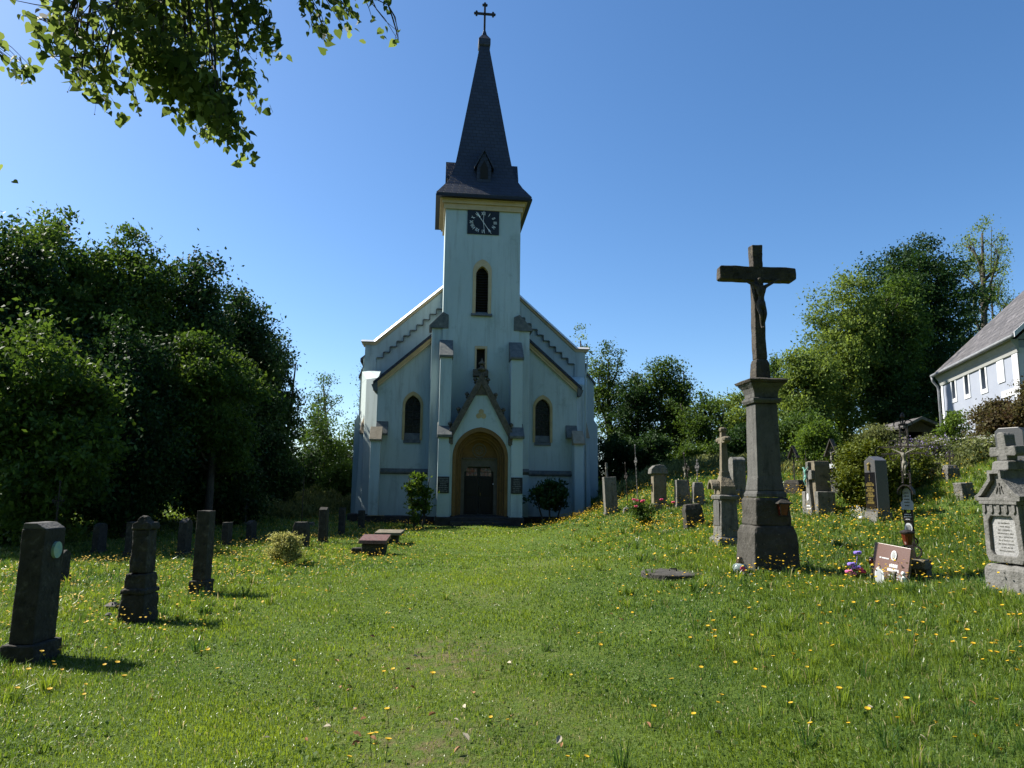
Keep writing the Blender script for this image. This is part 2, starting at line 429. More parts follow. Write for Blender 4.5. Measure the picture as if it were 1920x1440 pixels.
M['weeds'] = leafmat('weed_leaves', (.05, .07, .02), (.20, .22, .08), .35)
M['lilac_bloom'] = leafmat('lilac_blossom', (.22, .16, .36), (.42, .36, .55), .2)
M['umbel'] = leafmat('white_umbels', (.45, .45, .38), (.70, .70, .62), .2)

# ground
gm = bpy.data.materials.new('meadow_soil'); gm.use_nodes = True
n = gm.node_tree.nodes; l = gm.node_tree.links
b = n['Principled BSDF']; b.inputs['Roughness'].default_value = .95; b.inputs['Specular IOR Level'].default_value = .1
tc = n.new('ShaderNodeTexCoord')
def _noise(sc, de=8):
    t = n.new('ShaderNodeTexNoise'); t.inputs['Scale'].default_value = sc; t.inputs['Detail'].default_value = de; t.inputs['Roughness'].default_value = .7
    l.new(tc.outputs['Object'], t.inputs['Vector']); return t
def _ramp(t, p0, c0, p1, c1):
    r = n.new('ShaderNodeValToRGB'); r.color_ramp.elements[0].position = p0; r.color_ramp.elements[1].position = p1
    r.color_ramp.elements[0].color = (*c0, 1); r.color_ramp.elements[1].color = (*c1, 1); l.new(t.outputs[0], r.inputs[0]); return r
r1 = _ramp(_noise(1.1), .35, (.045, .085, .014), .65, (.10, .155, .022))
r2 = _ramp(_noise(26), .35, (.035, .06, .012), .7, (.14, .19, .04))
mx = n.new('ShaderNodeMixRGB'); mx.inputs[0].default_value = .5; l.new(r1.outputs[0], mx.inputs[1]); l.new(r2.outputs[0], mx.inputs[2])
wa = n.new('ShaderNodeAttribute'); wa.attribute_name = 'wear'
r3 = _ramp(_noise(7), .42, (0, 0, 0), .62, (1, 1, 1))
mu = n.new('ShaderNodeMath'); mu.operation = 'MULTIPLY'; l.new(wa.outputs['Fac'], mu.inputs[0]); l.new(r3.outputs[0], mu.inputs[1])
m2 = n.new('ShaderNodeMixRGB'); l.new(mu.outputs[0], m2.inputs[0]); l.new(mx.outputs[0], m2.inputs[1]); m2.inputs[2].default_value = (.15, .11, .065, 1)
l.new(m2.outputs[0], b.inputs['Base Color'])
bp = n.new('ShaderNodeBump'); bp.inputs['Strength'].default_value = .8; bp.inputs['Distance'].default_value = .05
l.new(_noise(30).outputs[0], bp.inputs['Height']); l.new(bp.outputs[0], b.inputs['Normal'])

# ------------------------------------------------------------------ raw mesh from numpy (leaves, grass)
def npmesh(name, verts, faces_n, m, parent=None, tint=None, tint_per=4):
    """verts (N*k,3); every k verts make one face"""
    me = bpy.data.meshes.new(name)
    V = len(verts); nf = V // faces_n
    me.vertices.add(V); me.vertices.foreach_set('co', verts.astype(np.float32).ravel())
    me.loops.add(V); me.loops.foreach_set('vertex_index', np.arange(V, dtype=np.int32))
    me.polygons.add(nf); me.polygons.foreach_set('loop_start', np.arange(0, V, faces_n, dtype=np.int32))
    me.update(calc_edges=True)
    if tint is not None:
        a = me.attributes.new('tint', 'FLOAT', 'POINT')
        a.data.foreach_set('value', np.repeat(tint, V // len(tint)).astype(np.float32))
    me.materials.append(m)
    o = bpy.data.objects.new(name, me)
    COL.objects.link(o)
    if parent is not None: o.parent = parent
    return o

def leaf_quads(C, size, droop=.3, aspect=.55, up=.35):
    """C (N,3) centres -> (N*4,3) pointed leaf quads turned at random"""
    N = len(C)
    d = rng.normal(size=(N, 3)); d[:, 2] -= droop * 1.5
    d /= np.linalg.norm(d, axis=1)[:, None]
    nn = rng.normal(size=(N, 3)); nn[:, 2] += up * 2
    s = np.cross(d, nn); s /= np.linalg.norm(s, axis=1)[:, None] + 1e-9
    nn = np.cross(s, d)
    L = (size * (rng.uniform(.65, 1.35, N)))[:, None]
    W = L * aspect * rng.uniform(.8, 1.2, (N, 1))
    q = np.empty((N, 4, 3))
    q[:, 0] = C - d * L * .5
    q[:, 1] = C + s * W * .5 - d * L * .05 + nn * L * .08
    q[:, 2] = C + d * L * .5
    q[:, 3] = C - s * W * .5 - d * L * .05 + nn * L * .08
    return q.reshape(-1, 3)

# ------------------------------------------------------------------ ground sheet
def axis(lo, hi, fine_lo, fine_hi, step, far):
    a = list(np.arange(fine_lo, fine_hi + 1e-6, step))
    x = fine_hi; s = step
    while x < far: s *= 1.35; x += s; a.append(x)
    x = fine_lo; s = step
    while x > -far: s *= 1.35; x -= s; a.insert(0, x)
    return np.array(a)
gx = axis(0, 0, -26, 26, .35, 1800); gy = axis(0, 0, -8, 62, .35, 1800)
GX, GY = np.meshgrid(gx, gy)
GZ = ground_z(GX, GY)
WORN = [(on_ground(835, 1235), .75, .9), (on_ground(800, 1400), .45, .85), (on_ground(700, 1350), .35, .6), (on_ground(1000, 1340), .5, .5), (on_ground(1010, 1060), .9, .4), (on_ground(905, 1120), .8, .4)]
def worn(x, y):
    wv = np.zeros_like(x)
    for p, r, s in WORN:
        wv = np.maximum(wv, s * np.exp(-(((x - p.x) / (r * 1.2)) ** 2 + ((y - p.y) / (r * 1.6)) ** 2)))
    return np.clip(wv, 0, 1)
me = bpy.data.meshes.new('ground')
nx, ny = len(gx), len(gy)
me.from_pydata(np.c_[GX.ravel(), GY.ravel(), GZ.ravel()].tolist(), [],
               [(j * nx + i, j * nx + i + 1, (j + 1) * nx + i + 1, (j + 1) * nx + i) for j in range(ny - 1) for i in range(nx - 1)])
a = me.attributes.new('wear', 'FLOAT', 'POINT'); a.data.foreach_set('value', worn(GX, GY).ravel().astype(np.float32))
me.materials.append(gm)
for p in me.polygons: p.use_smooth = True
ground = bpy.data.objects.new('ground', me); COL.objects.link(ground)
tag(ground, kind='structure')

# ------------------------------------------------------------------ church
TH = R(6.5)
CO = Vector((-1.55, 34.8, .2))
church = thing('church', 'white village church with dark slate spire, clock tower and gabled ochre portal', 'church', CO, TH)
def arch(cx, zb, hw, top, r=None, n=9):
    """pointed arch outline; hw half width, r arc radius"""
    r = r or hw * 1.5
    rise = math.sqrt(max(r * r - (r - hw) ** 2, 1e-6))
    zs = top - rise
    a1 = math.atan2(rise, r - hw)
    pts = [(cx - hw, zb)]
    for i in range(n + 1):
        t = a1 * i / n
        pts.append((cx - hw + r - r * math.cos(t), zs + r * math.sin(t)))
    for i in range(n - 1, -1, -1):
        t = a1 * i / n
        pts.append((cx + hw - r + r * math.cos(t), zs + r * math.sin(t)))
    pts.append((cx + hw, zb))
    return pts
def rect(x0, x1, z0, z1):
    return [(x0, z0), (x0, z1), (x1, z1), (x1, z0)]

# tower
tower = MB()
win_up = arch(0, 10.1, .47, 12.9, .62)
win_low = rect(-.29, .29, 7.25, 8.45)
clock_r = None
tower.holed([(-1.9, 0), (-1.9, 15.85), (1.9, 15.85), (1.9, 0)], [win_up, win_low], 0, .45)
tower.box(-1.9, -1.45, .45, 3.8, 0, 15.85)
tower.box(1.45, 1.9, .45, 3.8, 0, 15.85)
tower.box(-1.45, 1.45, 3.4, 3.8, 0, 15.85)
tw = tower.build('tower_wall', M['plaster'], church)
# cornice under the eaves
for i, (z0, z1, o) in enumerate([(15.45, 15.72, .10), (15.72, 15.9, .19), (15.9, 16.05, .30)]):
    c = MB().box(-1.9 - o, 1.9 + o, -o, 3.8 + o, z0, z1)
    c.build('cornice', M['cream'], church)
# bell-cast spire: rectangular eaves, splayed skirt, steep shaft
spire = MB()
cy = 1.9
def sq(z, h): return (z, -h, h, cy - h, cy + h)
spire.loft([sq(15.96, 2.36), sq(16.12, 2.40), sq(16.75, 1.98), sq(17.35, 1.67), sq(17.9, 1.50), sq(18.9, 1.33), sq(25.6, .26), sq(26.0, .2)])
sp = spire.build('spire', M['slate'], church)
fb = MB().box(-2.42, 2.42, cy - 2.42, cy + 2.42, 15.93, 16.03)
fb.build('fascia', M['black'], church)
# dormers on the four faces of the spire foot
for k in range(4):
    Mx = Matrix.Translation((0, cy, 0)) @ Matrix.Rotation(k * math.pi / 2, 4, 'Z')
    d = MB().prism([(-.36, 17.05), (-.36, 17.85), (0, 18.72), (.36, 17.85), (.36, 17.05)], -1.83, -1.1)
    d.xf(Mx)
    do = d.build('dormer', M['slate'], sp)
    r_ = MB().prism([(-.5, 17.72), (-.5, 17.84), (0, 18.86), (.5, 17.84), (.5, 17.72), (0, 18.7)], -1.93, -1.05)
    r_.xf(Mx).build('dormer_roof', M['slate'], sp)
    lo = MB().prism([(-.2, 17.2), (-.2, 17.8), (0, 18.2), (.2, 17.8), (.2, 17.2)], -1.85, -1.8)
    lo.xf(Mx).build('louvre', M['louvre'], sp)
cap = MB().loft([sq(25.62, .27), sq(25.7, .33), sq(26.05, .33), sq(26.4, .13), sq(26.75, .05)])
cap.build('spire_cap', M['slate'], church, bevel=.02)
cr = MB()
cr.box(-.055, .055, cy - .04, cy + .04, 26.6, 28.35)
cr.box(-.48, .48, cy - .04, cy + .04, 27.68, 27.80)
for cx_, cz_, dx, dz in [(-.48, 27.74, -1, 0), (.48, 27.74, 1, 0), (0, 28.30, 0, 1)]:
    for ox, oz in [(dx * .07, dz * .07), (-dz * .09 - dx * .02, dx * .09 - dz * .02), (dz * .09 - dx * .02, -dx * .09 - dz * .02)]:
        cr.add([(cx_ + ox + .062 * math.cos(t), cy + s * .05, cz_ + oz + .062 * math.sin(t)) for s in (-1, 1) for t in [q * math.pi / 4 for q in range(8)]],
               [tuple(range(8)), tuple(range(15, 7, -1))] + [(q, (q + 1) % 8, (q + 1) % 8 + 8, q + 8) for q in range(8)])
cr.build('spire_cross', M['iron'], church)
# clock
ck = MB().box(-.80, .80, -.05, .0, 14.2, 15.44).build('clock', M['clockface'], church)
CZ = 14.82
def bar(mb, a, b_, wd, y0=-.062, y1=-.05):
    a = Vector((a[0], a[1])); b_ = Vector((b_[0], b_[1])); d = (b_ - a).normalized(); p = Vector((-d.y, d.x)) * wd / 2
    mb.prism([tuple(a + p), tuple(b_ + p), tuple(b_ - p), tuple(a - p)], y0, y1)
NUM = ['XII', 'I', 'II', 'III', 'IV', 'V', 'VI', 'VII', 'VIII', 'IX', 'X', 'XI']
for k, s in enumerate(NUM):
    an = math.radians(30 * k)
    rad = Vector((math.sin(an), math.cos(an) * .78)); rr = .60
    c0 = Vector((0, CZ)) + rad * rr
    up = Vector((math.sin(an), math.cos(an))); rt = Vector((up.y, -up.x))
    h = .085; wds = {'I': .05, 'V': .11, 'X': .11}
    tot = sum(wds[ch_] for ch_ in s); x = -tot / 2
    mb = MB()
    def P(u, v): return tuple(c0 + rt * u + up * v)
    for ch_ in s:
        wd = wds[ch_]; c = x + wd / 2
        if ch_ == 'I': bar(mb, P(c, -h), P(c, h), .019)
        elif ch_ == 'V':
            bar(mb, P(c - .045, h), P(c, -h), .021); bar(mb, P(c + .045, h), P(c, -h), .014, -.0605)
        else:
            bar(mb, P(c - .045, h), P(c + .045, -h), .021); bar(mb, P(c + .045, h), P(c - .045, -h), .014, -.0605)
        x += wd
    mb.build('numeral', M['numeral'], ck)
mb = MB(); bar(mb, (.06, CZ - .10), (-.36, CZ + .52), .024, -.09, -.075); bar(mb, (-.17, CZ + .25), (-.25, CZ + .37), .06, -.091, -.074); mb.build('hour_hand', M['numeral'], ck)
mb = MB(); bar(mb, (-.12, CZ + .17), (.40, CZ - .58), .02, -.11, -.097); mb.build('minute_hand', M['numeral'], ck)
mb = MB(); mb.tube([(.02, -.13, 15.42), (.0, -.13, CZ), (.06, -.13, 14.22)], .009, 6); mb.build('wire', M['numeral'], ck)

# windows
def window(outline, inner, y_front, y_back, pane_mat, sill, frame_mat='cream', name='window', surround=.0):
    fr = MB().ring(outline, inner, y_front, y_back).build(name, M[frame_mat], church)
    MB().prism(inner, y_back - .12, y_back - .06).build('pane', M[pane_mat], fr)
    if sill:
        x0, x1, z0, z1, o = sill
        MB().prismx([(y_front - o, z0), (y_front - o, z0 + .04), (y_front + .15, z1), (y_front + .15, z0)], x0, x1).build('sill', M['capstone'], fr)
    return fr
window(arch(0, 10.1, .47, 12.9, .62), arch(0, 10.1, .31, 12.55, .50), -.03, .40, 'louvre', (-.52, .52, 9.98, 10.22, .12))
# louvre slats are part of the belfry window
sl_ = MB()
for k in range(16):
    z = 10.2 + k * .135
    sl_.add([(-.30, .16, z), (.30, .16, z), (.30, .27, z + .09), (-.30, .27, z + .09), (-.30, .17, z - .02), (.30, .17, z - .02), (.30, .28, z + .07), (-.30, .28, z + .07)],
            [(0, 1, 2, 3), (7, 6, 5, 4), (0, 4, 5, 1), (3, 2, 6, 7), (0, 3, 7, 4), (1, 5, 6, 2)])
sl_.build('louvre', M['louvre'], church)
window(rect(-.30, .30, 7.24, 8.47), rect(-.21, .21, 7.26, 8.34), -.03, .38, 'louvre', None)
MB().prismx([(-.22, 6.95), (-.22, 7.22), (.0, 7.32), (.0, 6.9)], -.37, .37).build('window_corbel', M['darkstone'], church, bevel=.02)

# buttresses flanking the tower: forward pair in two stages and sideways pair
for s in (-1, 1):
    x0, x1 = sorted((s * 1.42, s * 1.98))
    b_ = MB().prismx([(0, 0), (-1.22, 0), (-1.12, 4.05), (-.82, 4.30), (-.80, 7.85), (-.62, 8.0), (-.62, 7.95), (.0, 8.3)], x0, x1)
    bo = b_.build('buttress', M['plaster'], church, bevel=.015)
    MB().prismx([(-1.26, 3.86), (-1.28, 3.98), (-.62, 4.62), (-.62, 3.86)], x0 - .06, x1 + .06).build('buttress_cap', M['capstone'], bo, bevel=.012)
    MB().prismx([(-.90, 7.70), (-.92, 7.80), (-.45, 8.28), (-.45, 7.70)], x0 - .05, x1 + .05).build('buttress_cap', M['capstone'], bo, bevel=.012)
    MB().prismx([(-.45, 7.70), (-.47, 8.26), (.0, 8.72), (.0, 7.70)], x0 - .04, x1 + .04).build('buttress_cap', M['capstone'], bo, bevel=.012)
    # sideways buttress standing proud of the wing wall
    xa, xb = sorted((s * 1.9, s * 2.42))
    bs = MB().box(xa, xb, .06, 1.2, 0, 9.35).build('buttress', M['plaster'], church, bevel=.015)
    poly = [(s * 1.62, 9.98), (s * 1.62, 9.30), (s * 2.56, 9.30), (s * 2.56, 9.42), (s * 1.9, 10.12)]
    MB().prism(poly, -.05, 1.2).build('buttress_cap', M['capstone'], bs, bevel=.012)

# wing walls either side of the tower with a lancet each
for s in (-1, 1):
    cxw = s * 3.25
    wing = [(s * 1.9, 0), (s * 1.9, 9.15), (s * 2.42, 9.0), (s * 5.0, 6.70), (s * 5.0, 0)]
    hole = arch(cxw, 3.85, .42, 6.15, .60)
    wb = MB().holed(wing, [hole], 1.0, 1.4)
    wb.prism([(s * 2.0, 0.02), (s * 2.0, 8.9), (s * 4.9, 6.4), (s * 4.9, .02)], 1.9, 3.0)
    wb.box(*sorted((s * 4.7, s * 4.98)), 1.4, 3.0, 0, 6.4)
    wo = wb.build('wing_wall', M['plaster'], church)
    f = window(arch(cxw, 3.86, .50, 6.26, .70), arch(cxw, 3.86, .38, 6.06, .56), .96, 1.36, 'glassdark', (cxw - .42, cxw + .42, 3.70, 4.2, .02), 'ochre')
    bars = MB()
    for k in range(5): bars.box(cxw - .37, cxw + .37, 1.20, 1.225, 4.2 + k * .36, 4.22 + k * .36)
    bars.box(cxw - .01, cxw + .01, 1.20, 1.225, 4.0, 6.0)
    bars.build('glazing_bars', M['iron'], f)
    # raking eaves: slate edge and cream cornice
    dx = s * 2.58; dz = -2.3
    def rake(x, z, t0, t1): return [(x, z + t0), (x, z + t1), (x + dx * 1.08, z + t1 + dz * 1.08), (x + dx * 1.08, z + t0 + dz * 1.08)]
    MB().prism(rake(s * 2.43, 9.0, -.28, -.02), .86, 1.0).build('rake_cornice', M['cream'], wo)
    MB().prism(rake(s * 2.43, 9.0, -.14, .0), .80, .86).build('rake_cornice', M['cream'], wo)
    MB().prism(rake(s * 2.43, 9.0, .003, .16), .70, 3.0).build('wing_roof', M['slate'], wo)
    # kneeler block at the foot of the rake
    MB().prism([(s * 5.0, 6.2), (s * 5.0, 6.66), (s * 5.3, 6.52), (s * 5.16, 6.2)], .72, 1.3).build('kneeler', M['capstone'], wo, bevel=.01)
    # string course
    xs = sorted((s * 2.42, s * 4.75))
    MB().prismx([(.86, 2.22), (.84, 2.30), (1.0, 2.46), (1.0, 2.18)], *xs).build('string_course', M['capstone'], wo, bevel=.008)
    if s > 0:
        MB().prismx([(.0, 2.26), (-.06, 2.34), (.06, 2.5), (.06, 2.2)], 1.99, 2.44).build('string_course', M['capstone'], wo)

# nave gable wall with stepped corbel frieze
G0 = 3.0
gable = [(-5.88, 0), (-5.88, 9.0), (-5.35, 9.0), (-2.0, 12.0), (0, 13.8), (2.0, 12.0), (5.35, 9.0), (5.88, 9.0), (5.88, 0)]
nv = MB().prism(gable, G0, G0 + .5)
nv.box(-6.0, -5.5, G0 + .5, 21, 0, 8.4).box(5.5, 6.0, G0 + .5, 21, 0, 8.4).box(-5.5, 5.5, 20.5, 21, 0, 8.4)
nave = nv.build('nave_wall', M['plaster'], church)
for s in (-1, 1):
    fr = MB()
    x = s * 1.9; z = 10.92
    poly = [(x, 12.05)]
    # frieze slab: upper edge follows the gable, lower edge steps down
    st = []
    xx, zz = s * 1.9, 10.98
    for k in range(10):
        st += [(xx, zz), (xx + s * .338, zz)]
        xx += s * .338; zz -= .305
    slab = [(s * 1.9, 11.98)] + [(s * 5.33, 8.93), (s * 5.87, 8.93), (s * 5.87, 7.4), (xx, 7.4)] + st[::-1]
    MB().prism(slab, G0 - .07, G0).build('stepped_frieze', M['plaster'], nave)
    lip = []
    xx, zz = s * 1.9, 10.98
    for k in range(10):
        lip += [(xx, zz), (xx + s * .338, zz)]
        xx += s * .338; zz -= .305
    up_ = [(p[0] + (-s * .05 if i % 2 == 0 else -s * .05), p[1] + .05) for i, p in enumerate(lip)]
    MB().ring(lip, up_, G0 - .12, G0 - .07, closed=False).build('frieze_lip', M['capstone'], nave)
    cop = [(s * 1.9, 12.02), (s * 1.9, 12.14), (s * 5.38, 9.06), (s * 6.0, 9.06), (s * 6.0, 8.93), (s * 5.33, 8.93)]
    MB().prism(cop, G0 - .13, G0 + .62).build('gable_trim', M['cream'], nave)
    # sheet coping: front edge weathered to a slope so that it catches the sky
    lowl = [(s * 1.9, 12.145), (s * 5.382, 9.063), (s * 6.08, 9.063)]
    upl = [(s * 1.9, 12.33), (s * 5.44, 9.20), (s * 6.08, 9.20)]
    v = [(a_, G0 - .22, b_) for a_, b_ in lowl] + [(a_, G0 - .22, b_ + .02) for a_, b_ in lowl] + [(a_, G0 - .04, b_) for a_, b_ in upl] + [(a_, G0 + .7, b_) for a_, b_ in upl] + [(a_, G0 + .7, b_) for a_, b_ in lowl]
    f = []
    for q_ in range(5):
        for w_ in range(2):
            a0 = q_ * 3 + w_; b0_ = ((q_ + 1) % 5) * 3 + w_
            f.append((a0, a0 + 1, b0_ + 1, b0_))
    f += [(0, 3, 6, 9, 12), (14, 11, 8, 5, 2)]
    MB().add(v, f).build('gable_coping', M['zinc'], nave)
roof = MB()
for s in (-1, 1):
    roof.prism([(0, 13.5), (0, 13.68), (s * 6.15, 8.3), (s * 6.15, 8.12)], G0 + .5, 21.3)
roof.build('nave_roof', M['slate'], church)

# corner buttresses: diagonal shaft, sloped two-stage stepped pier in front and one to the side
for s in (-1, 1):
    def mp_(poly): return [(s * a, b_) for a, b_ in poly]
    top = mp_([(4.99, .98), (5.62, 1.62), (5.98, 3.0), (5.0, 3.0)])
    shaft = MB().prismz(top, 0, 6.9).build('buttress', M['plaster'], church, bevel=.012)
    MB().prismz(top, 6.9, 7.5, mp_([(5.0, 2.6), (5.62, 2.7), (5.98, 3.0), (5.0, 3.0)])).build('buttress_cap', M['plaster'], shaft)
    # forward pier
    xs = sorted((s * 4.72, s * 5.18))
    fp = MB().prismx([(1.0, 0), (.18, 0), (.22, 3.75), (1.0, 4.05)], *xs).build('buttress', M['plaster'], church, bevel=.012)
    xs2 = sorted((s * 4.66, s * 5.24))
    MB().prismx([(.12, 3.72), (.10, 3.80), (.62, 4.45), (.62, 3.72)], *xs2).build('buttress_cap', M['capstone_tan'], fp, bevel=.012)
    xs3 = sorted((s * 4.42, s * 5.0))
    MB().prismx([(.62, 4.05), (.60, 4.12), (1.0, 4.75), (1.0, 4.05)], *xs3).build('buttress_cap', M['capstone'], fp, bevel=.012)
    # side pier, battered, with splayed front
    bot = mp_([(5.2, 1.3), (5.98, 2.1), (5.98, 3.1), (5.2, 3.1)])
    tp = mp_([(5.2, 1.35), (5.85, 2.05), (5.85, 3.1), (5.2, 3.1)])
    sp2 = MB().prismz(bot, 0, 4.2, tp).build('buttress', M['plaster'], church, bevel=.012)
    MB().prismz(mp_([(5.2, 1.3), (5.9, 2.0), (5.9, 3.1), (5.2, 3.1)]), 4.2, 5.25, mp_([(5.2, 1.5), (5.6, 1.7), (5.85, 3.05), (5.2, 3.05)])).build('buttress_cap', M['capstone_tan'], sp2)
    # upper side buttress of the nave seen behind
    e = .0 if s > 0 else -.38
    MB().prism(mp_([(5.9, 0), (5.9, 8.1), (6.5 + e, 7.3), (6.5 + e, 5.3), (6.7 + e, 5.0), (6.7 + e, 0)]), 3.6, 4.2).build('buttress', M['plaster'], church, bevel=.012)
    MB().prism(mp_([(5.88, 8.2), (6.58 + e, 7.35), (6.58 + e, 7.25), (5.88, 8.0)]), 3.5, 4.3).build('buttress_cap', M['capstone'], church)
# rainwater pipe on the right corner
rp = MB().tube([(5.62, 1.35, 8.4), (5.62, 1.3, 7.9), (5.5, 1.25, 7.3), (5.5, 1.25, 0)], .045, 8)
rp.build('downpipe', M['plaster'], church, smooth=True)

# plinth of dark rubble
pl = MB()
pl.box(-2.05, 2.05, -1.32, -.0, -.55, .22)
pl.box(-5.3, -2.05, .05, 1.0, -.55, .20).box(2.05, 5.3, .05, 1.0, -.55, .20)
pl.box(-6.2, -5.0, 1.0, 3.0, -.55, .25).box(5.0, 6.2, 1.0, 3.0, -.55, .25)
pl.build('plinth', M['plinth'], church, bevel=.03, rough=.04, rs=.3, sub=3)
MB().box(-5.2, -4.4, .0, .06, .2, .24).build('plinth_slab', M['capstone_tan'], church)

# portal
PY = -.98
por_out = [(-1.42, .22), (-1.42, 3.9), (0, 6.55), (1.42, 3.9), (1.42, .22)]
pw = MB().holed(por_out, [arch(0, .24, 1.30, 4.38, 1.42, 12)], PY, -.62)
po = pw.build('portal_wall', M['plaster'], church)
prev = 1.30; y = PY - .03; topz = 4.38
for k, (hw, tz, yb) in enumerate([(1.14, 4.16, -.70), (1.06, 4.06, -.60), (.95, 3.92, -.45), (.86, 3.80, -.30)]):
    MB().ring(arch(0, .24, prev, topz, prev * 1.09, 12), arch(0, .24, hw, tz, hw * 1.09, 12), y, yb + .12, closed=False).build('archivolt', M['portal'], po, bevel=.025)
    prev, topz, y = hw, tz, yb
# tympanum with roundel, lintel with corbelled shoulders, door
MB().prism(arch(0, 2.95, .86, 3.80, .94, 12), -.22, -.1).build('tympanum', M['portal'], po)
ro = MB()
for r0, r1_, y0 in ((.34, .29, -.27), (.20, .15, -.25)):
    ro.ring([(r0 * math.cos(t), 3.33 + r0 * math.sin(t)) for t in [i * math.pi / 14 for i in range(28)]], [(r1_ * math.cos(t), 3.33 + r1_ * math.sin(t)) for t in [i * math.pi / 14 for i in range(28)]], y0, -.21)
for i in range(6):
    t = i * math.pi / 3
    ro.box(.1 * math.cos(t) - .03, .1 * math.cos(t) + .03, -.25, -.215, 3.33 + .1 * math.sin(t) - .03, 3.33 + .1 * math.sin(t) + .03)
ro.build('roundel', M['stone_tan'], po)
MB().box(-.86, .86, -.34, -.1, 2.90, 2.97).build('lintel', M['darkstone'], po)
frame_stone = mat('door_frame_stone', (.09, .08, .06), (.13, .115, .09), 4, .9, .4, 25)
MB().holed([(-.86, .3), (-.86, 2.9), (.86, 2.9), (.86, .3)], [[(-.70, .31), (-.70, 2.30), (-.60, 2.36), (-.52, 2.56), (.52, 2.56), (.60, 2.36), (.70, 2.30), (.70, .31)]], -.28, -.05).build('door_frame', frame_stone, po)
dr = MB()
for s in (-1, 1):
    x0, x1 = sorted((s * .01, s * .72))
    dr.box(x0, x1, -.14, -.08, .3, 2.06)
    for z0, z1 in ((.45, 1.1), (1.22, 1.95)):
        xa, xb = sorted((s * .12, s * .6))
        dr.box(xa, xb, -.165, -.14, z0, z1)
dd = dr.build('door', M['doorwood'], po, bevel=.01)
MB().tube([(.08, -.16, 1.2), (.08, -.22, 1.2), (.08, -.22, 1.32), (.08, -.16, 1.32)], .012, 6).build('handle', M['gilt'], dd)
glass_m = mat('leaded_glass', (.05, .07, .09), (.25, .05, .04), 5, .08, .3, 9, spec=1.0)
for s in (-1, 1):
    tr_ = MB()
    for k in range(3):
        for j in range(2):
            x0, x1 = sorted((s * (.08 + k * .18), s * (.24 + k * .18)))
            tr_.box(x0, x1, -.12, -.10, 2.12 + j * .2, 2.29 + j * .2)
    tr_.build('transom_glass', glass_m, po)
MB().box(-.72, .72, -.10, -.02, 2.05, 2.58).build('transom_frame', M['black'], po)
MB().box(.66, .70, -.30, -.28, 1.72, 1.77).build('keyplate', M['white'], po)
for k, (yy, zz) in enumerate(((-1.62, .02), (-1.32, .14), (-1.0, .28))):
    MB().box(-1.35 + .0 * k, 1.35, yy, -.1 if k == 2 else yy + .4, -.4, zz).build('step', M['plinth'], church, bevel=.02)
# rakes of the portal gable with crockets and finial
for s in (-1, 1):
    MB().prism([(s * 1.42, 3.70), (s * 1.62, 3.95), (0, 7.0), (0, 6.42)], PY - .12, PY + .5).build('rake', M['darkstone'], po, bevel=.02, rough=.025)
    MB().box(*sorted((s * 1.30, s * 1.50)), PY - .16, PY + .1, 3.55, 3.98).build('corbel', M['darkstone'], po, bevel=.03, rough=.03)
    for k in range(4):
        t = .14 + k * .235
        cx_, cz_ = s * 1.62 * (1 - t), 3.95 + (7.0 - 3.95) * t
        c = MB().lathe([(.03, -.02), (.075, .05), (.05, .10), (.11, .17), (.10, .23), (.03, .29)], cx_ + s * .05, PY + .1, 8, cz_ - .05)
        c.build('crocket', M['darkstone'], po, rough=.02)
MB().lathe([(.16, -.1), (.12, .1), (.07, .25), (.09, .30), (.22, .36), (.24, .42), (.10, .50), (.07, .60), (.16, .66), (.17, .71), (.07, .80), (.02, .95)], 0, PY + .12, 8, 6.75).build('finial', M['darkstone'], po, rough=.02)
MB().prism([(-.32, 5.98), (0, 6.56), (.32, 5.98), (.30, 5.9), (-.30, 5.9)], PY - .05, PY).build('gable_boss', M['darkstone'], po)
tf = MB()
for a_ in (90, 210, 330):
    cx_, cz_ = .135 * math.cos(R(a_)), 4.98 + .135 * math.sin(R(a_))
    tf.prism([(cx_ + .125 * math.cos(t), cz_ + .125 * math.sin(t)) for t in [i * math.pi / 8 for i in range(16)]], PY - .012 - .001 * a_ / 90, PY - .001)
tf.build('trefoil', M['ochre'], po)
# plaques with worn lines of writing on the tower buttresses
def lines(mb, x0, x1, z_top, rows, rowh, y, h=.5, seed=1, centre=True):
    rr = random.Random(seed)
    for i in range(rows):
        z = z_top - i * rowh
        wd = (x1 - x0) * rr.uniform(.55, .95); xa = (x0 + x1) / 2 - wd / 2
        xe = xa + wd
        while xa < xe:
            l_ = rowh * rr.uniform(.22, .42)
            mb.box(xa, min(xa + l_, xe), y, y + .002, z - rowh * h, z - rowh * h * rr.uniform(0, .25))
            xa += l_ + rowh * rr.choice([.12, .12, .12, .35])
for s in (-1, 1):
    x0, x1 = sorted((s * 1.43, s * 1.97))
    p_ = MB().box(x0, x1, -1.235, -1.19, 1.30, 2.05).build('plaque', M['clockface'], church, bevel=.008)
    t_ = MB(); lines(t_, x0 + .03, x1 - .03, 1.99, 8, .083, -1.2385, .5, 3 + s)
    t_.build('inscription', mat('worn_lettering', (.12, .13, .13), (.26, .27, .26), 12, .8), p_)

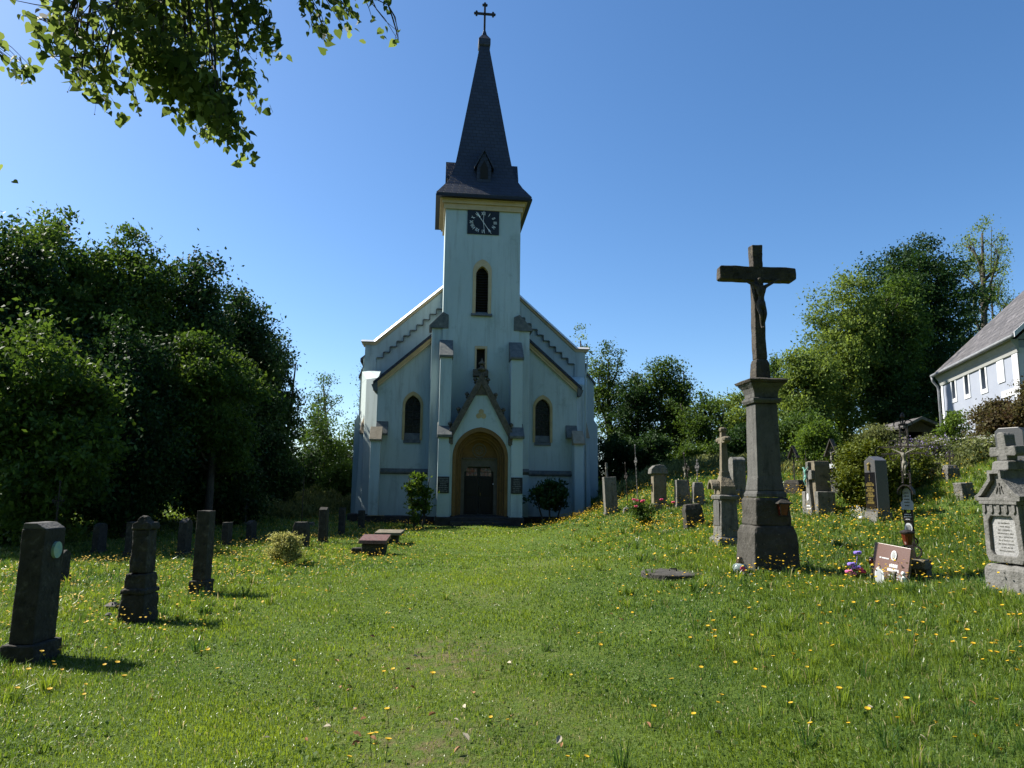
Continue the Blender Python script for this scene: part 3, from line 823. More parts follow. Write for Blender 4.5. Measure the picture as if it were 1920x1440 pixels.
# ------------------------------------------------------------------ meadow grass, stuff nobody could count
PATHX = [(3, -.75), (10, -.8), (18, -.5), (26, -.9), (34, -1.5)]
def path_x(y): return np.interp(y, [p[0] for p in PATHX], [p[1] for p in PATHX])
def blades(n, x0, x1, y0, y1, hmin, hmax, wid, tall=1.0):
    x = rng.uniform(x0, x1, n); y = rng.uniform(y0, y1, n)
    k = np.abs(x) < y * .80 + 1.6
    x, y = x[k], y[k]
    wv = worn(x, y)
    k = rng.uniform(size=len(x)) > wv * .8
    x, y = x[k], y[k]
    # keep the church footprint clear
    lx = (x - CO.x) * math.cos(TH) + (y - CO.y) * math.sin(TH); ly = -(x - CO.x) * math.sin(TH) + (y - CO.y) * math.cos(TH)
    k = ~((np.abs(lx) < 6.1) & (ly > .9) | (np.abs(lx) < 2.0) & (ly > -1.6))
    x, y = x[k], y[k]
    n = len(x)
    side = np.clip((np.abs(x - path_x(y)) - 2.2) / 4.0, 0, 1)
    side = np.where(x > path_x(y), side, side * .75)
    pat = .5 + .5 * np.sin(x * 1.7 + 1.3 * np.sin(y * .9)) * np.cos(y * 1.3 + .8 * np.sin(x * 1.1))
    pat2 = .5 + .5 * np.sin(x * 4.1 + 2 * np.sin(y * 2.7)) * np.sin(y * 3.7 + 1.1)
    h = rng.uniform(hmin, hmax, n) * (.6 + 1.2 * side * tall) * (.65 + .6 * pat * pat2 + .25 * pat)
    h *= np.where(rng.uniform(size=n) > .965, 1.7, 1)
    z = ground_z(x, y)
    a = rng.uniform(0, 2 * math.pi, n)
    lean = rng.uniform(.15, 1.0, n) * h
    la = rng.normal(.6, 1.2, n) + 2.2 * pat
    dx = np.cos(la) * lean; dy = np.sin(la) * lean
    wv = wid * rng.uniform(.6, 1.5, n)
    ux = np.cos(a) * wv; uy = np.sin(a) * wv
    q = np.empty((n, 2, 4, 3))
    b0 = np.c_[x, y, z - .01]; m_ = np.c_[x + dx * .35, y + dy * .35, z + h * .6]; t_ = np.c_[x + dx, y + dy, z + h * (1 - .35 * lean / (h + 1e-6))]
    u = np.c_[ux, uy, 0 * ux]
    q[:, 0, 0] = b0 - u; q[:, 0, 1] = b0 + u; q[:, 0, 2] = m_ + u * .8; q[:, 0, 3] = m_ - u * .8
    q[:, 1, 0] = m_ - u * .8; q[:, 1, 1] = m_ + u * .8; q[:, 1, 2] = t_ + u * .15; q[:, 1, 3] = t_ - u * .15
    big = .5 + .5 * np.sin(x * .5 + 1.9 * np.sin(y * .23)) * np.cos(y * .37 + x * .21)  # broad tint patches, painting a blue-green sheen into the blade colour
    pth = np.exp(-((x - path_x(y)) / 1.5) ** 2)
    h2 = 1 - .35 * pth
    tint = np.clip(.06 + .34 * pat + .34 * big + .28 * pth + rng.normal(0, .17, n), 0, .9)
    tint = np.where(rng.uniform(size=n) > .975, 1.0, tint)
    return q.reshape(-1, 3), tint
def tufts(nt_, y0, y1, wid):
    yy = rng.uniform(y0, y1, nt_ * 4); xx = rng.uniform(-1, 1, nt_ * 4) * (yy * .8 + 1)
    dd = np.abs(xx - path_x(yy))
    k = rng.uniform(size=nt_ * 4) < np.clip((dd - 2.2) / 3.2, .02, 1) * np.where(xx > 0, 1, .6)
    xx, yy = xx[k][:nt_], yy[k][:nt_]
    nb = rng.integers(14, 46, len(xx)); ii = np.repeat(np.arange(len(xx)), nb); n = len(ii)
    hs = rng.uniform(.10, .24, len(xx))[ii] * rng.uniform(.5, 1.15, n)
    a = rng.uniform(0, 2 * math.pi, n); r_ = rng.uniform(0, .05, n)
    x = xx[ii] + r_ * np.cos(a); y = yy[ii] + r_ * np.sin(a); z = ground_z(x, y)
    lean = rng.uniform(.1, .9, n) * hs; dx = np.cos(a + rng.normal(0, .5, n)) * lean; dy = np.sin(a) * lean
    b2 = rng.uniform(0, 2 * math.pi, n); wv = wid * rng.uniform(.6, 1.4, n)
    u = np.c_[np.cos(b2) * wv, np.sin(b2) * wv, 0 * wv]
    q = np.empty((n, 2, 4, 3))
    b0 = np.c_[x, y, z - .01]; m_ = np.c_[x + dx * .35, y + dy * .35, z + hs * .62]; t_ = np.c_[x + dx, y + dy, z + hs * (1 - .4 * lean / hs)]
    q[:, 0, 0] = b0 - u; q[:, 0, 1] = b0 + u; q[:, 0, 2] = m_ + u * .8; q[:, 0, 3] = m_ - u * .8
    q[:, 1, 0] = m_ - u * .8; q[:, 1, 1] = m_ + u * .8; q[:, 1, 2] = t_ + u * .15; q[:, 1, 3] = t_ - u * .15
    t = np.clip(rng.uniform(0, .8, len(xx))[ii] + rng.normal(0, .12, n), 0, .9)
    return q.reshape(-1, 3), np.where(rng.uniform(size=n) > .96, 1.0, t)
parts_q = []; parts_t = []
for args in [(520, 4, 10, .003), (1500, 10, 20, .005), (1500, 20, 36, .009)]:
    q, t = tufts(*args); parts_q.append(q); parts_t.append(t)
for args in [(230000, -7.5, 7.5, 3.2, 7.5, .035, .075, .0028), (210000, -12, 12, 7.5, 14, .04, .085, .0045), (150000, -20, 20, 14, 25, .05, .10, .0085, .9), (110000, -24, 28, 25, 42, .06, .13, .016, .9), (30000, -34, 34, 42, 60, .1, .2, .04, .9)]:
    q, t = blades(*args); parts_q.append(q); parts_t.append(t)
go = npmesh('grass', np.concatenate(parts_q), 4, M['grass'], tint=np.concatenate(parts_t))
tag(go, 'short sunlit green meadow grass covering the churchyard', 'grass', kind='stuff')
del parts_q, parts_t

# broad clover and plantain leaves near the camera
n_ = 34000
x = rng.uniform(-7, 7, n_); y = 3.3 + 9 * rng.uniform(size=n_) ** 1.5
pt = np.sin(x * 2.3 + np.sin(y * 1.9)) * np.sin(y * 2.1 + 1.0)
k = (pt > .05) & (np.abs(x) < y * .8 + 1.2) & (worn(x, y) < .5)
x, y = x[k], y[k]
C = np.c_[x, y, ground_z(x, y) + rng.uniform(.01, .05, len(x))]
q = leaf_quads(C, .028, droop=0, aspect=.8, up=1.2)
tag(npmesh('clover', q, 4, M['leaf_lime'], tint=rng.uniform(0, 1, len(C))), 'low clover leaves mixed into the foreground turf', 'clover', kind='stuff')

# ------------------------------------------------------------------ yellow meadow flowers
def flower_density(x, y):
    d = x - path_x(y)
    right = np.clip((d - 1.3) / 3.5, 0, 1) ** 1.2
    left = np.clip((-d - 1.5) / 2.5, 0, 1) * np.clip((11.2 + x) / 1.5, 0, 1) * .55
    return .035 + right * (.30 + .9 * np.clip((y - 8) / 14, 0, 1)) + left * (.5 + .6 * np.clip((y - 10) / 8, 0, 1))
def flower_pts(n, y0, y1):
    N4 = n * 14
    y = rng.uniform(y0, y1, N4); x = rng.uniform(-1, 1, N4) * (y * .78 + 1)
    cl = .22 + .78 * (np.sin(x * 1.3 + 2 * np.sin(y * .8)) * np.sin(y * 1.1 + x * .6) > -.2)
    k = rng.uniform(size=N4) < flower_density(x, y) * cl * (.30 + .70 * np.clip((y - 4) / 6, 0, 1))
    return x[k][:n], y[k][:n]
def flower_mesh(name):
    mb = MB()
    mb.lathe([(.004, 0), (.007, .006), (.006, .012)], 0, 0, 6, .155)
    for k in range(11):
        t = 2 * math.pi * k / 11; r_ = .0165
        c, s_ = math.cos(t), math.sin(t); px_, py_ = -s_ * .0042, c * .0042
        mb.add([(c * .004 - px_, s_ * .004 - py_, .166), (c * .004 + px_, s_ * .004 + py_, .166), (c * r_ + px_, s_ * r_ + py_, .171), (c * r_ - px_, s_ * r_ - py_, .171),
                (c * .004, s_ * .004, .1635), (c * r_, s_ * r_, .1685)], [(0, 1, 2, 3), (4, 0, 3, 5), (1, 4, 5, 2), (3, 2, 5), (0, 4, 1)])
    o = mb.build(name, M['yellow'])
    st = MB().tube([(0, 0, -.03), (.006, .003, .08), (0, 0, .158)], .0017, 5)
    o2 = st.build('stem', M['weeds'], None)
    # join the stem in as second material so each flower stays one mesh
    me = o.data; me.materials.append(M['leaf_mid'])
    bm = bmesh.new(); bm.from_mesh(me); nf = len(bm.faces)
    bm.from_mesh(o2.data)
    bm.faces.ensure_lookup_table()
    for f in bm.faces[nf:]: f.material_index = 1
    bm.to_mesh(me); bm.free()
    bpy.data.objects.remove(o2)
    return o
fl = flower_mesh('hawkbit_flower')
fx, fy = flower_pts(300, 4.3, 8.6)
order = np.argsort(fy)
for i, k in enumerate(order):
    o = fl if i == 0 else fl.copy()
    if i: COL.objects.link(o)
    s_ = random.uniform(.75, 1.25)
    o.location = (fx[k], fy[k], gz(fx[k], fy[k]))
    o.scale = (s_, s_, s_ * random.uniform(.6, 1.1))
    o.rotation_euler = (random.uniform(-.25, .35), random.uniform(-.3, .3), random.uniform(0, 6.28))
    tag(o, 'small yellow hawkbit flower on a thin stem in the near grass', 'flower', 'yellow flowers in the near grass')
n_ = 26000
x, y = flower_pts(n_, 8.6, 38)
y2 = y
z = ground_z(x, y2)
hh = rng.uniform(.13, .32, len(x)) * (.75 + .5 * np.clip((x - 1) / 4, 0, 1))
R_ = .0145 * rng.uniform(.7, 1.25, len(x)) * np.interp(y2, [10, 36], [1, 1.7])
ang = np.arange(6) * math.pi / 3
V = np.empty((len(x), 6, 3))
tl = rng.normal(0, .25, (len(x), 2))
for i, t in enumerate(ang):
    V[:, i, 0] = x + R_ * math.cos(t); V[:, i, 1] = y2 + R_ * math.sin(t)
    V[:, i, 2] = z + hh + R_ * (math.cos(t) * tl[:, 0] + math.sin(t) * tl[:, 1]) + .008
V2 = V.copy(); V2[:, :, 2] -= R_[:, None] * .45; V2[:, :, :2] = x[:, None, None] * 0 + (V[:, :, :2] + np.stack([x, y2], 1)[:, None, :]) / 2
sides = np.empty((len(x), 6, 6, 3))
allv = [V.reshape(-1, 3)]
o_ = npmesh('flower_meadow', np.concatenate([V.reshape(-1, 3), V2[:, ::-1].reshape(-1, 3)]), 6, M['yellow'])
tag(o_, 'carpet of small yellow flowers spread over the farther meadow', 'flowers', kind='stuff')

# fallen dry leaves
for i in range(50):
    px, py = (random.gauss(790, 170), random.uniform(1230, 1436)) if i < 36 else (random.uniform(650, 1900), random.uniform(1120, 1430))
    p = on_ground(px, py)
    cu = random.uniform(.3, .9)
    s_ = random.uniform(.014, .028)
    mb = MB()
    pts = [(-1.3, 0), (-.6, .6), (.3, .65), (1.3, 0), (.3, -.65), (-.6, -.6)]
    v = [(a_ * s_, b_ * s_, abs(b_) * cu * s_ + .002) for a_, b_ in pts] + [(a_ * s_, b_ * s_, abs(b_) * cu * s_) for a_, b_ in pts] + [(-.6 * s_, 0, .002), (.3 * s_, 0, .002), (-.6 * s_, 0, 0), (.3 * s_, 0, 0)]
    mb.add(v, [(0, 12, 1), (1, 12, 13, 2), (2, 13, 3), (0, 5, 12), (5, 4, 13, 12), (4, 3, 13), (6, 7, 14), (7, 8, 15, 14), (8, 9, 15), (6, 14, 11), (11, 14, 15, 10), (10, 15, 9),
               (0, 1, 7, 6), (1, 2, 8, 7), (2, 3, 9, 8), (3, 4, 10, 9), (4, 5, 11, 10), (5, 0, 6, 11)])
    pale = i % 4 == 0
    o = mb.build('dry_leaf', M['palepetal' if pale else 'dryleaf'])
    o.location = p + Vector((0, 0, .035)); o.rotation_euler = (random.uniform(-.6, .6), random.uniform(-.6, .6), random.uniform(0, 6.28))
    tag(o, 'pale curled dry leaf lying on the worn foreground turf' if pale else 'orange brown dry leaf fallen on the worn foreground turf', 'leaf', 'pale dry leaves on the turf' if pale else 'orange dry leaves on the turf')

# ------------------------------------------------------------------ trees
def limb(mb, a, b_, r0, r1, bend=.12, n=5, seg=6):
    a = Vector(a); b_ = Vector(b_); L = (b_ - a).length
    side = Vector((random.uniform(-1, 1), random.uniform(-1, 1), random.uniform(-.2, .6))) * L * bend
    pts = [a.lerp(b_, i / (n - 1)) + side * math.sin(math.pi * i / (n - 1)) for i in range(n)]
    mb.tube(pts, [r0 + (r1 - r0) * i / (n - 1) for i in range(n)], seg)
    return pts
def tree(name, label, px, top, hw, Y, bottom, leafm='leaf_dark', bark='bark', leaf=.16, nclump=150, per=70, clump=.55, lobes=11, group=None, density=1.0, cat='tree', shape=1.0, rdepth=1.0, twigs=True, inner=.15, lobe_r=(.24, .42), up=.35, xmid=None, stems=1):
    """px,top,hw,bottom: photo pixels of the crown; Y: distance in metres"""
    if Y is None: Y = on_ground(px, bottom).y
    k_ = Y / F_PX
    zt = at(px, top, Y).z; zb = at(px, bottom, Y).z
    bx = at(px, bottom, Y).x if xmid is None else xmid
    tx = at(px, top, Y).x
    rx = hw * k_
    g = gz(bx, Y)
    zb = max(zb, g + .05)
    root = thing(name, label, cat, (bx, Y, g), 0, group)
    H = zt - g
    cz = (zt + zb) / 2 - g; rz = (zt - zb) / 2
    st = np.random.get_state
    L = []
    for i in range(lobes):
        t = (i + .5) / lobes
        zz = -0.95 + 1.8 * t + random.uniform(-.12, .12)
        prof = math.sqrt(max(0, 1 - min(1, abs(zz)) ** (2.2 * shape)))
        an = i * 2.4 + random.uniform(-.5, .5)
        rr = prof * random.uniform(.45, .78)
        lr = random.uniform(*lobe_r)
        L.append((rr * rx * math.cos(an), rr * rx * rdepth * math.sin(an), cz + zz * rz * .84, lr * rx * random.uniform(.9, 1.2), lr * rx * rdepth, lr * max(rz, rx) * .75 * random.uniform(.8, 1.1)))
    L.append((0, 0, cz + rz * .80, .22 * rx, .22 * rx, .20 * rz))
    L.append((0, 0, cz, .45 * rx, .45 * rx * rdepth, .6 * rz))
    lb = np.array(L)
    wts = (lb[:, 3] * lb[:, 5] + .05); wts /= wts.sum()
    nc = int(nclump * density)
    idx = rng.choice(len(lb), nc, p=wts)
    d = rng.normal(size=(nc, 3)); d /= np.linalg.norm(d, axis=1)[:, None]
    rad = np.where(rng.uniform(size=nc) < inner, rng.uniform(.1, .7, nc), rng.uniform(.70, 1.16, nc))
    cc = lb[idx, :3] + d * rad[:, None] * lb[idx, 3:6]
    cc[:, 2] = np.maximum(cc[:, 2], .15)
    npp = rng.integers(int(per * .5), int(per * 1.5), nc)
    ci = np.repeat(np.arange(nc), npp)
    off = rng.normal(size=(len(ci), 3)) * clump * .40 * np.array([1, 1, .65]) * rng.uniform(.6, 1.3, nc)[ci][:, None]
    P = cc[ci] + off
    P[:, 2] = np.maximum(P[:, 2], .05)
    tint = np.clip(.45 + rng.normal(0, .20, nc)[ci] + rng.normal(0, .14, len(ci)), 0, 1)
    lean = (tx - bx) * np.clip(P[:, 2] / H, 0, 1)
    P[:, 0] += lean
    q = leaf_quads(P, leaf, up=up)
    npmesh('crown', q, 4, M[leafm], root, tint)
    tr = MB()
    r0 = max(.05, .020 * H + .04)
    for s_ in range(stems):
        ox = (s_ - (stems - 1) / 2) * r0 * 2.6
        top_ = (ox * 4 + (tx - bx) * .8, random.uniform(-.2, .2), cz + rz * .72)
        pts = limb(tr, (ox, 0, -.3), top_, r0 * (1 if stems == 1 else .7), r0 * .18, .03, 9, 8)
    m_ = min(len(L) - 2, 16)
    for i in range(m_):
        c = L[i]
        zt_ = min(max(c[2] - .35 * rz, .25 * H * .8), pts[-1].z - .05)
        f = (zt_ + .3) / (pts[-1].z + .3)
        st_ = pts[0].lerp(pts[-1], max(.08, min(.95, f)))
        e_ = (c[0] + (tx - bx) * c[2] / H, c[1], c[2])
        lp = limb(tr, st_, e_, r0 * .38, r0 * .09, .12, 5, 5)
        if twigs:
            for j in range(3):
                dd = rng.normal(size=3); dd /= np.linalg.norm(dd)
                limb(tr, lp[3], (e_[0] + dd[0] * c[3] * .9, e_[1] + dd[1] * c[4] * .9, e_[2] + abs(dd[2]) * c[5] * .9), r0 * .12, r0 * .03, .1, 4, 4)
    tr.build('trunk', M[bark], root, smooth=True)
    return root
G = 'tall trees shading the left side of the churchyard'
tree('leafy_tree', 'huge dark broadleaved tree filling the far left edge of the photo', -110, 385, 250, 27, 1010, 'leaf_dark', leaf=.2, nclump=800, per=100, clump=1.0, lobes=24, group=G)
tree('leafy_tree', 'dark tree with the highest treetop of the left wood', 95, 392, 170, 31, 1000, 'leaf_mid', leaf=.2, nclump=700, per=95, clump=.95, lobes=24, group=G)
tree('leafy_tree', 'dark green tree with feathery top second in from the highest one', 240, 432, 120, 33, 990, 'leaf_mid', leaf=.2, nclump=600, per=95, clump=.9, lobes=22, group=G)
tree('leafy_tree', 'broad rounded dark tree in the middle of the left wood', 358, 480, 108, 36, 985, 'leaf_dark', leaf=.21, nclump=560, per=90, clump=.95, lobes=22, group=G)
tree('leafy_tree', 'dark tree with layered boughs at the right end of the left wood', 448, 538, 88, 40, 960, 'leaf_dark', leaf=.21, nclump=560, per=90, clump=.9, lobes=24, group=G)
tree('leafy_tree', 'lower drooping dark tree on the outer slope of the left wood', 515, 640, 52, 44, 950, 'leaf_dark', leaf=.18, nclump=260, per=80, clump=.85, lobes=12, group=G, stems=2)
G2 = 'lower trees in front of the left wood'
tree('maple_tree', 'bright sunlit lime leaved tree low at the far left edge', 60, 588, 150, 21.5, 1010, 'leaf_mid', leaf=.17, nclump=330, per=75, clump=.75, lobes=13, group=G2)
tree('maple_tree', 'small maple with sunlit yellow green crown leaning over the shaded graves', 395, 628, 105, 29.5, 880, 'leaf_mid', leaf=.16, nclump=330, per=80, clump=.75, lobes=13, group=G2)
tree('leafy_tree', 'dark low tree between the lime leaved tree and the small maple', 235, 600, 110, 26.5, 1000, 'leaf_dark', leaf=.16, nclump=330, per=85, clump=.85, lobes=13, group=G2)
# behind the church on the left
G3 = 'thin trees behind the left corner of the church'
tree('birch_tree', 'slender feathery treetop rising alone left of the church', 606, 692, 36, 54, 905, 'leaf_mid', 'bark_pale', leaf=.16, nclump=95, per=45, clump=.8, lobes=11, group=G3, lobe_r=(.22, .4))
tree('leafy_tree', 'loose green tree showing sky holes beside the left church corner', 655, 790, 52, 50, 955, 'leaf_mid', leaf=.17, nclump=190, per=40, clump=.8, lobes=12, group=G3, stems=2)
tree('leafy_tree', 'twin stemmed green tree under the feathery treetop', 590, 765, 56, 48, 945, 'leaf_mid', leaf=.17, nclump=230, per=45, clump=.8, lobes=12, group=G3, stems=2)
tree('leafy_tree', 'thin twiggy tree peeping out behind the upper left church buttress', 686, 688, 22, 47, 800, 'leaf_mid', leaf=.13, nclump=26, per=28, clump=.6, lobes=8, group=G3, lobe_r=(.25, .5))
# right of the church
G4 = 'trees beyond the meadow between the church and the stone cross'
tree('poplar_tree', 'tall thin tree top showing just above the right gable corner', 1088, 615, 26, 52, 800, 'leaf_ash', leaf=.17, nclump=60, per=45, clump=.65, lobes=11, group=G4, lobe_r=(.22, .4))
tree('poplar_tree', 'airy light green tree next to the right wall of the church', 1140, 640, 42, 49, 905, 'leaf_mid', leaf=.17, nclump=210, per=48, clump=.75, lobes=14, group=G4, lobe_r=(.22, .4))
tree('leafy_tree', 'dark rounded tree just right of the airy one', 1192, 700, 55, 47, 905, 'leaf_dark', leaf=.17, nclump=260, per=60, clump=.75, lobes=13, group=G4)
tree('poplar_tree', 'upright tree with pointed twin crown midway between church and stone cross', 1254, 664, 47, 46, 900, 'leaf_mid', leaf=.17, nclump=270, per=58, clump=.72, lobes=15, group=G4, lobe_r=(.24, .42), stems=2)
tree('leafy_tree', 'tree with several slanting bare stems left of the stone cross', 1318, 738, 50, 44, 890, 'leaf_mid', leaf=.17, nclump=190, per=50, clump=.75, lobes=12, group=G4, stems=3)
tree('leafy_tree', 'lighter tree directly behind the pedestal of the stone cross', 1385, 735, 52, 48, 890, 'leaf_ash', leaf=.17, nclump=230, per=50, clump=.75, lobes=12, group=G4)
tree('spruce_tree', 'thin pointed bluish spruce top right of the cross shaft', 1453, 655, 34, 52, 880, 'leaf_mid', leaf=.17, nclump=170, per=55, clump=.6, lobes=13, group=G4, shape=.5)
G5 = 'big trees beside the white house'
tree('ash_tree', 'large light green ash with drooping sprays left of the dark maple', 1585, 515, 78, 42, 880, 'leaf_ash', leaf=.17, nclump=560, per=70, clump=.85, lobes=26, group=G5, lobe_r=(.28, .42))
tree('ash_tree', 'lower light green tree sloping down toward the stone cross', 1512, 655, 55, 40, 880, 'leaf_ash', leaf=.17, nclump=330, per=60, clump=.75, lobes=13, group=G5)
tree('maple_tree', 'massive dark maple with rounded top above the house roof', 1725, 445, 108, 46, 900, 'leaf_dark', leaf=.19, nclump=760, per=90, clump=1.0, lobes=28, group=G5)
tree('maple_tree', 'mid green bough mass between the ash and the dark maple', 1665, 500, 68, 42.5, 860, 'leaf_mid', leaf=.18, nclump=420, per=70, clump=.8, lobes=16, group=G5)
tree('poplar_tree', 'tall sparse tree rising behind the house at the right edge', 1840, 398, 58, 54, 700, 'leaf_ash', leaf=.17, nclump=120, per=42, clump=.75, lobes=15, group=G5, lobe_r=(.2, .36))
# half bare tree
def bare_tree(name, label, px, top, Y, base_py, hw, leaves=True, group=None):
    g = at(px, base_py, Y); z0 = gz(g.x, Y)
    root = thing(name, label, 'tree', (g.x, Y, z0), 0, group)
    H = at(px, top, Y).z - z0; k_ = Y / F_PX
    mb = MB(); P = []
    trunk = limb(mb, (0, 0, -.3), (.2, 0, H), .16, .02, .02, 10, 6)
    for i in range(30):
        f = random.uniform(.35, .98); s_ = trunk[0].lerp(trunk[-1], f)
        an = random.uniform(0, 6.28); r_ = hw * k_ * random.uniform(.4, 1) * (1.25 - f)
        e = s_ + Vector((math.cos(an) * r_, math.sin(an) * r_, r_ * random.uniform(.8, 1.6)))
        lp = limb(mb, s_, e, .045, .010, .08, 5, 4)
        for j in range(5):
            q_ = lp[random.randint(1, 4)]
            e2 = q_ + Vector((random.uniform(-.4, .4), random.uniform(-.4, .4), random.uniform(.1, .8))) * r_ * .7
            limb(mb, q_, e2, .015, .005, .08, 4, 3)
            if leaves and random.random() < .6: P.append(e2)
    mb.build('trunk', M['bark'], root)
    if leaves:
        C_ = np.repeat(np.array([tuple(p) for p in P]), 16, 0); C_ = C_ + rng.normal(size=C_.shape) * .24
        npmesh('crown', leaf_quads(C_, .15), 4, M['leaf_ash'], root, rng.uniform(0, 1, len(C_)))
bare_tree('half_bare_tree', 'half bare tree with thin grey twigs at the top right edge', 1893, 425, 56, 850, 60, True, G5)
bare_tree('dead_tree', 'leafless slanting sapling left of the upper church buttress', 668, 742, 46, 930, 38, False, G3)
# hidden understorey that closes the wood
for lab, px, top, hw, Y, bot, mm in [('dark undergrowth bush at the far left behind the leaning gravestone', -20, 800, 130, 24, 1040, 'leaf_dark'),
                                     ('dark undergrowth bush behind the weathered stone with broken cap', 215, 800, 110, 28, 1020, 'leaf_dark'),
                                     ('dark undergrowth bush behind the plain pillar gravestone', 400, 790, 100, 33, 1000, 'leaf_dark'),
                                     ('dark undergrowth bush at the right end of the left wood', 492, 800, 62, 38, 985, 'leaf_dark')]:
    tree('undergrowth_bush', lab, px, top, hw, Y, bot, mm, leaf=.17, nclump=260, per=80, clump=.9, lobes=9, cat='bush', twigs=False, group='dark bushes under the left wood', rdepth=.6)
for lab, px, top, hw, Y, bot, mm in [('dark bush under the trees right beside the church wall', 1160, 815, 62, 45, 915, 'leaf_dark'),
                                     ('dark rounded bush behind the ornate cross topped stone', 1395, 800, 55, 41, 905, 'leaf_dark'),
                                     ('dark low bush closing the gap behind the lacy iron cross', 1222, 812, 44, 43, 905, 'leaf_dark'),
                                     ('mossy green bush between the dark bushes beyond the meadow', 1300, 835, 42, 42, 900, 'leaf_mid'),
                                     ('dark bush filling the gap under the ash right of the pedestal', 1500, 770, 62, 37, 885, 'leaf_mid'),
                                     ('deep shaded bush behind the wooden shed', 1700, 700, 90, 41, 850, 'leaf_dark'),
                                     ('deep shaded bush between shed and house corner', 1790, 640, 60, 41, 850, 'leaf_dark'),
                                     ('dark bush below the feathery treetop left of the church', 575, 850, 48, 46, 950, 'leaf_dark'),
                                     ('dark green bush touching the left church corner', 645, 868, 42, 43, 955, 'leaf_mid')]:
    tree('shrub', lab, px, top, hw, Y, bot, mm, leaf=.15, nclump=170, per=60, clump=.65, lobes=9, cat='bush', group='bushes at the meadow edge', rdepth=.7, twigs=False)
# garden shrubs on the right
G6 = 'garden shrubs on the right slope'
tree('shrub', 'fresh bright green bush just right of the pedestal behind the iron crosses', 1534, 795, 50, None, 888, 'leaf_lime', leaf=.10, nclump=170, per=70, clump=.42, lobes=10, cat='bush', group=G6, twigs=False)
tree('yew_bush', 'large olive green yew like bush behind the gravestone with black plaque', 1632, 836, 64, None, 948, 'leaf_yew', leaf=.07, nclump=420, per=110, clump=.34, lobes=15, cat='bush', group=G6, twigs=False, up=1)
tree('yew_bush', 'dark part of the clipped bush right of the gravestone with black plaque', 1690, 848, 44, 18.6, 945, 'leaf_yew', leaf=.07, nclump=260, per=100, clump=.34, lobes=11, cat='bush', group=G6, twigs=False)
tree('shrub', 'greyish green shrub in front of the shed roof', 1640, 802, 45, 27, 860, 'weeds', leaf=.09, nclump=130, per=60, clump=.4, lobes=9, cat='bush', group=G6, twigs=False)
lil = tree('lilac_bush', 'shrub with pale violet blossom below the shed', 1735, 822, 42, 25, 880, 'weeds', leaf=.08, nclump=170, per=60, clump=.35, lobes=9, cat='bush', group=G6, twigs=False)
C_ = rng.normal(size=(900, 3)) * np.array([.42, .3, .16]) + np.array([0, -.25, .75]); npmesh('blossom', leaf_quads(C_, .055), 4, M['lilac_bloom'], lil, rng.uniform(0, 1, 900))
tree('shrub', 'light green sapling against the left corner of the white house', 1788, 775, 22, 25.5, 860, 'leaf_lime', leaf=.10, nclump=70, per=60, clump=.36, lobes=8, cat='bush', group=G6)
tree('shrub', 'reddish brown leaved shrub with upright shoots before the house wall', 1872, 752, 56, 21.5, 860, 'leaf_red', leaf=.09, nclump=230, per=62, clump=.36, lobes=12, cat='bush', group=G6)
tree('shrub', 'reddish shrub spraying out at the right edge below the house', 1928, 722, 40, 20.5, 870, 'leaf_red', leaf=.09, nclump=150, per=55, clump=.36, lobes=9, cat='bush', group=G6)
um = tree('shrub', 'low shrub with flat white flower heads right of the iron crucifix', 1835, 835, 62, 19.5, 885, 'weeds', leaf=.08, nclump=170, per=60, clump=.34, lobes=9, cat='bush', group=G6, twigs=False)
C_ = np.repeat(rng.normal(size=(46, 3)) * np.array([.55, .3, .14]) + np.array([0, -.35, .62]), 26, 0) + rng.normal(size=(46 * 26, 3)) * np.array([.055, .05, .008]); npmesh('blossom', leaf_quads(C_, .028, up=2), 4, M['umbel'], um, rng.uniform(0, 1, len(C_)))
# shrubs against the facade
tree('laurel_shrub', 'sunlit leaning green shrub left of the church portal', 786, 884, 24, 32.6, 972, 'leaf_lime', leaf=.15, nclump=42, per=44, clump=.34, lobes=8, cat='bush', stems=2, twigs=False)
tree('laurel_shrub', 'dark rounded shrub in the shade right of the church portal', 1032, 904, 37, 34.3, 955, 'leaf_dark', leaf=.16, nclump=90, per=60, clump=.34, lobes=9, cat='bush', stems=3, twigs=False)
tree('leafy_plant', 'small light leaved plant at the plinth left of the portal', 776, 958, 12, 32.2, 980, 'leaf_lime', leaf=.09, nclump=16, per=34, clump=.2, lobes=5, cat='plant', twigs=False)
vb = tree('variegated_bush', 'cream and green variegated bush growing over a grave on the left', 536, 1003, 36, None, 1062, 'leaf_gold', leaf=.045, nclump=130, per=80, clump=.17, lobes=10, cat='bush', twigs=False, rdepth=.7)
# roses
rb = tree('rose_bush', 'rose bush with magenta blooms among the graves right of the church', 1200, 938, 30, None, 985, 'leaf_mid', leaf=.06, nclump=60, per=50, clump=.2, lobes=8, cat='bush', twigs=False)
for px, py in [(1188, 939), (1194, 941), (1203, 943), (1206, 941), (1240, 939), (1192, 952), (1262, 944)]:
    p = at(px, py, rb.location.y - .35)
    mb = MB()
    for k in range(9):
        t = k * 2.4; r_ = .012 + .006 * k
        mb.lathe([(.004, 0), (.03, .012), (.034, .03), (.02, .04)], math.cos(t) * r_ * .6, math.sin(t) * r_ * .6, 6, .003 * k)
    o = mb.build('rose_bloom', M['pink'], rb); o.location = p - rb.location
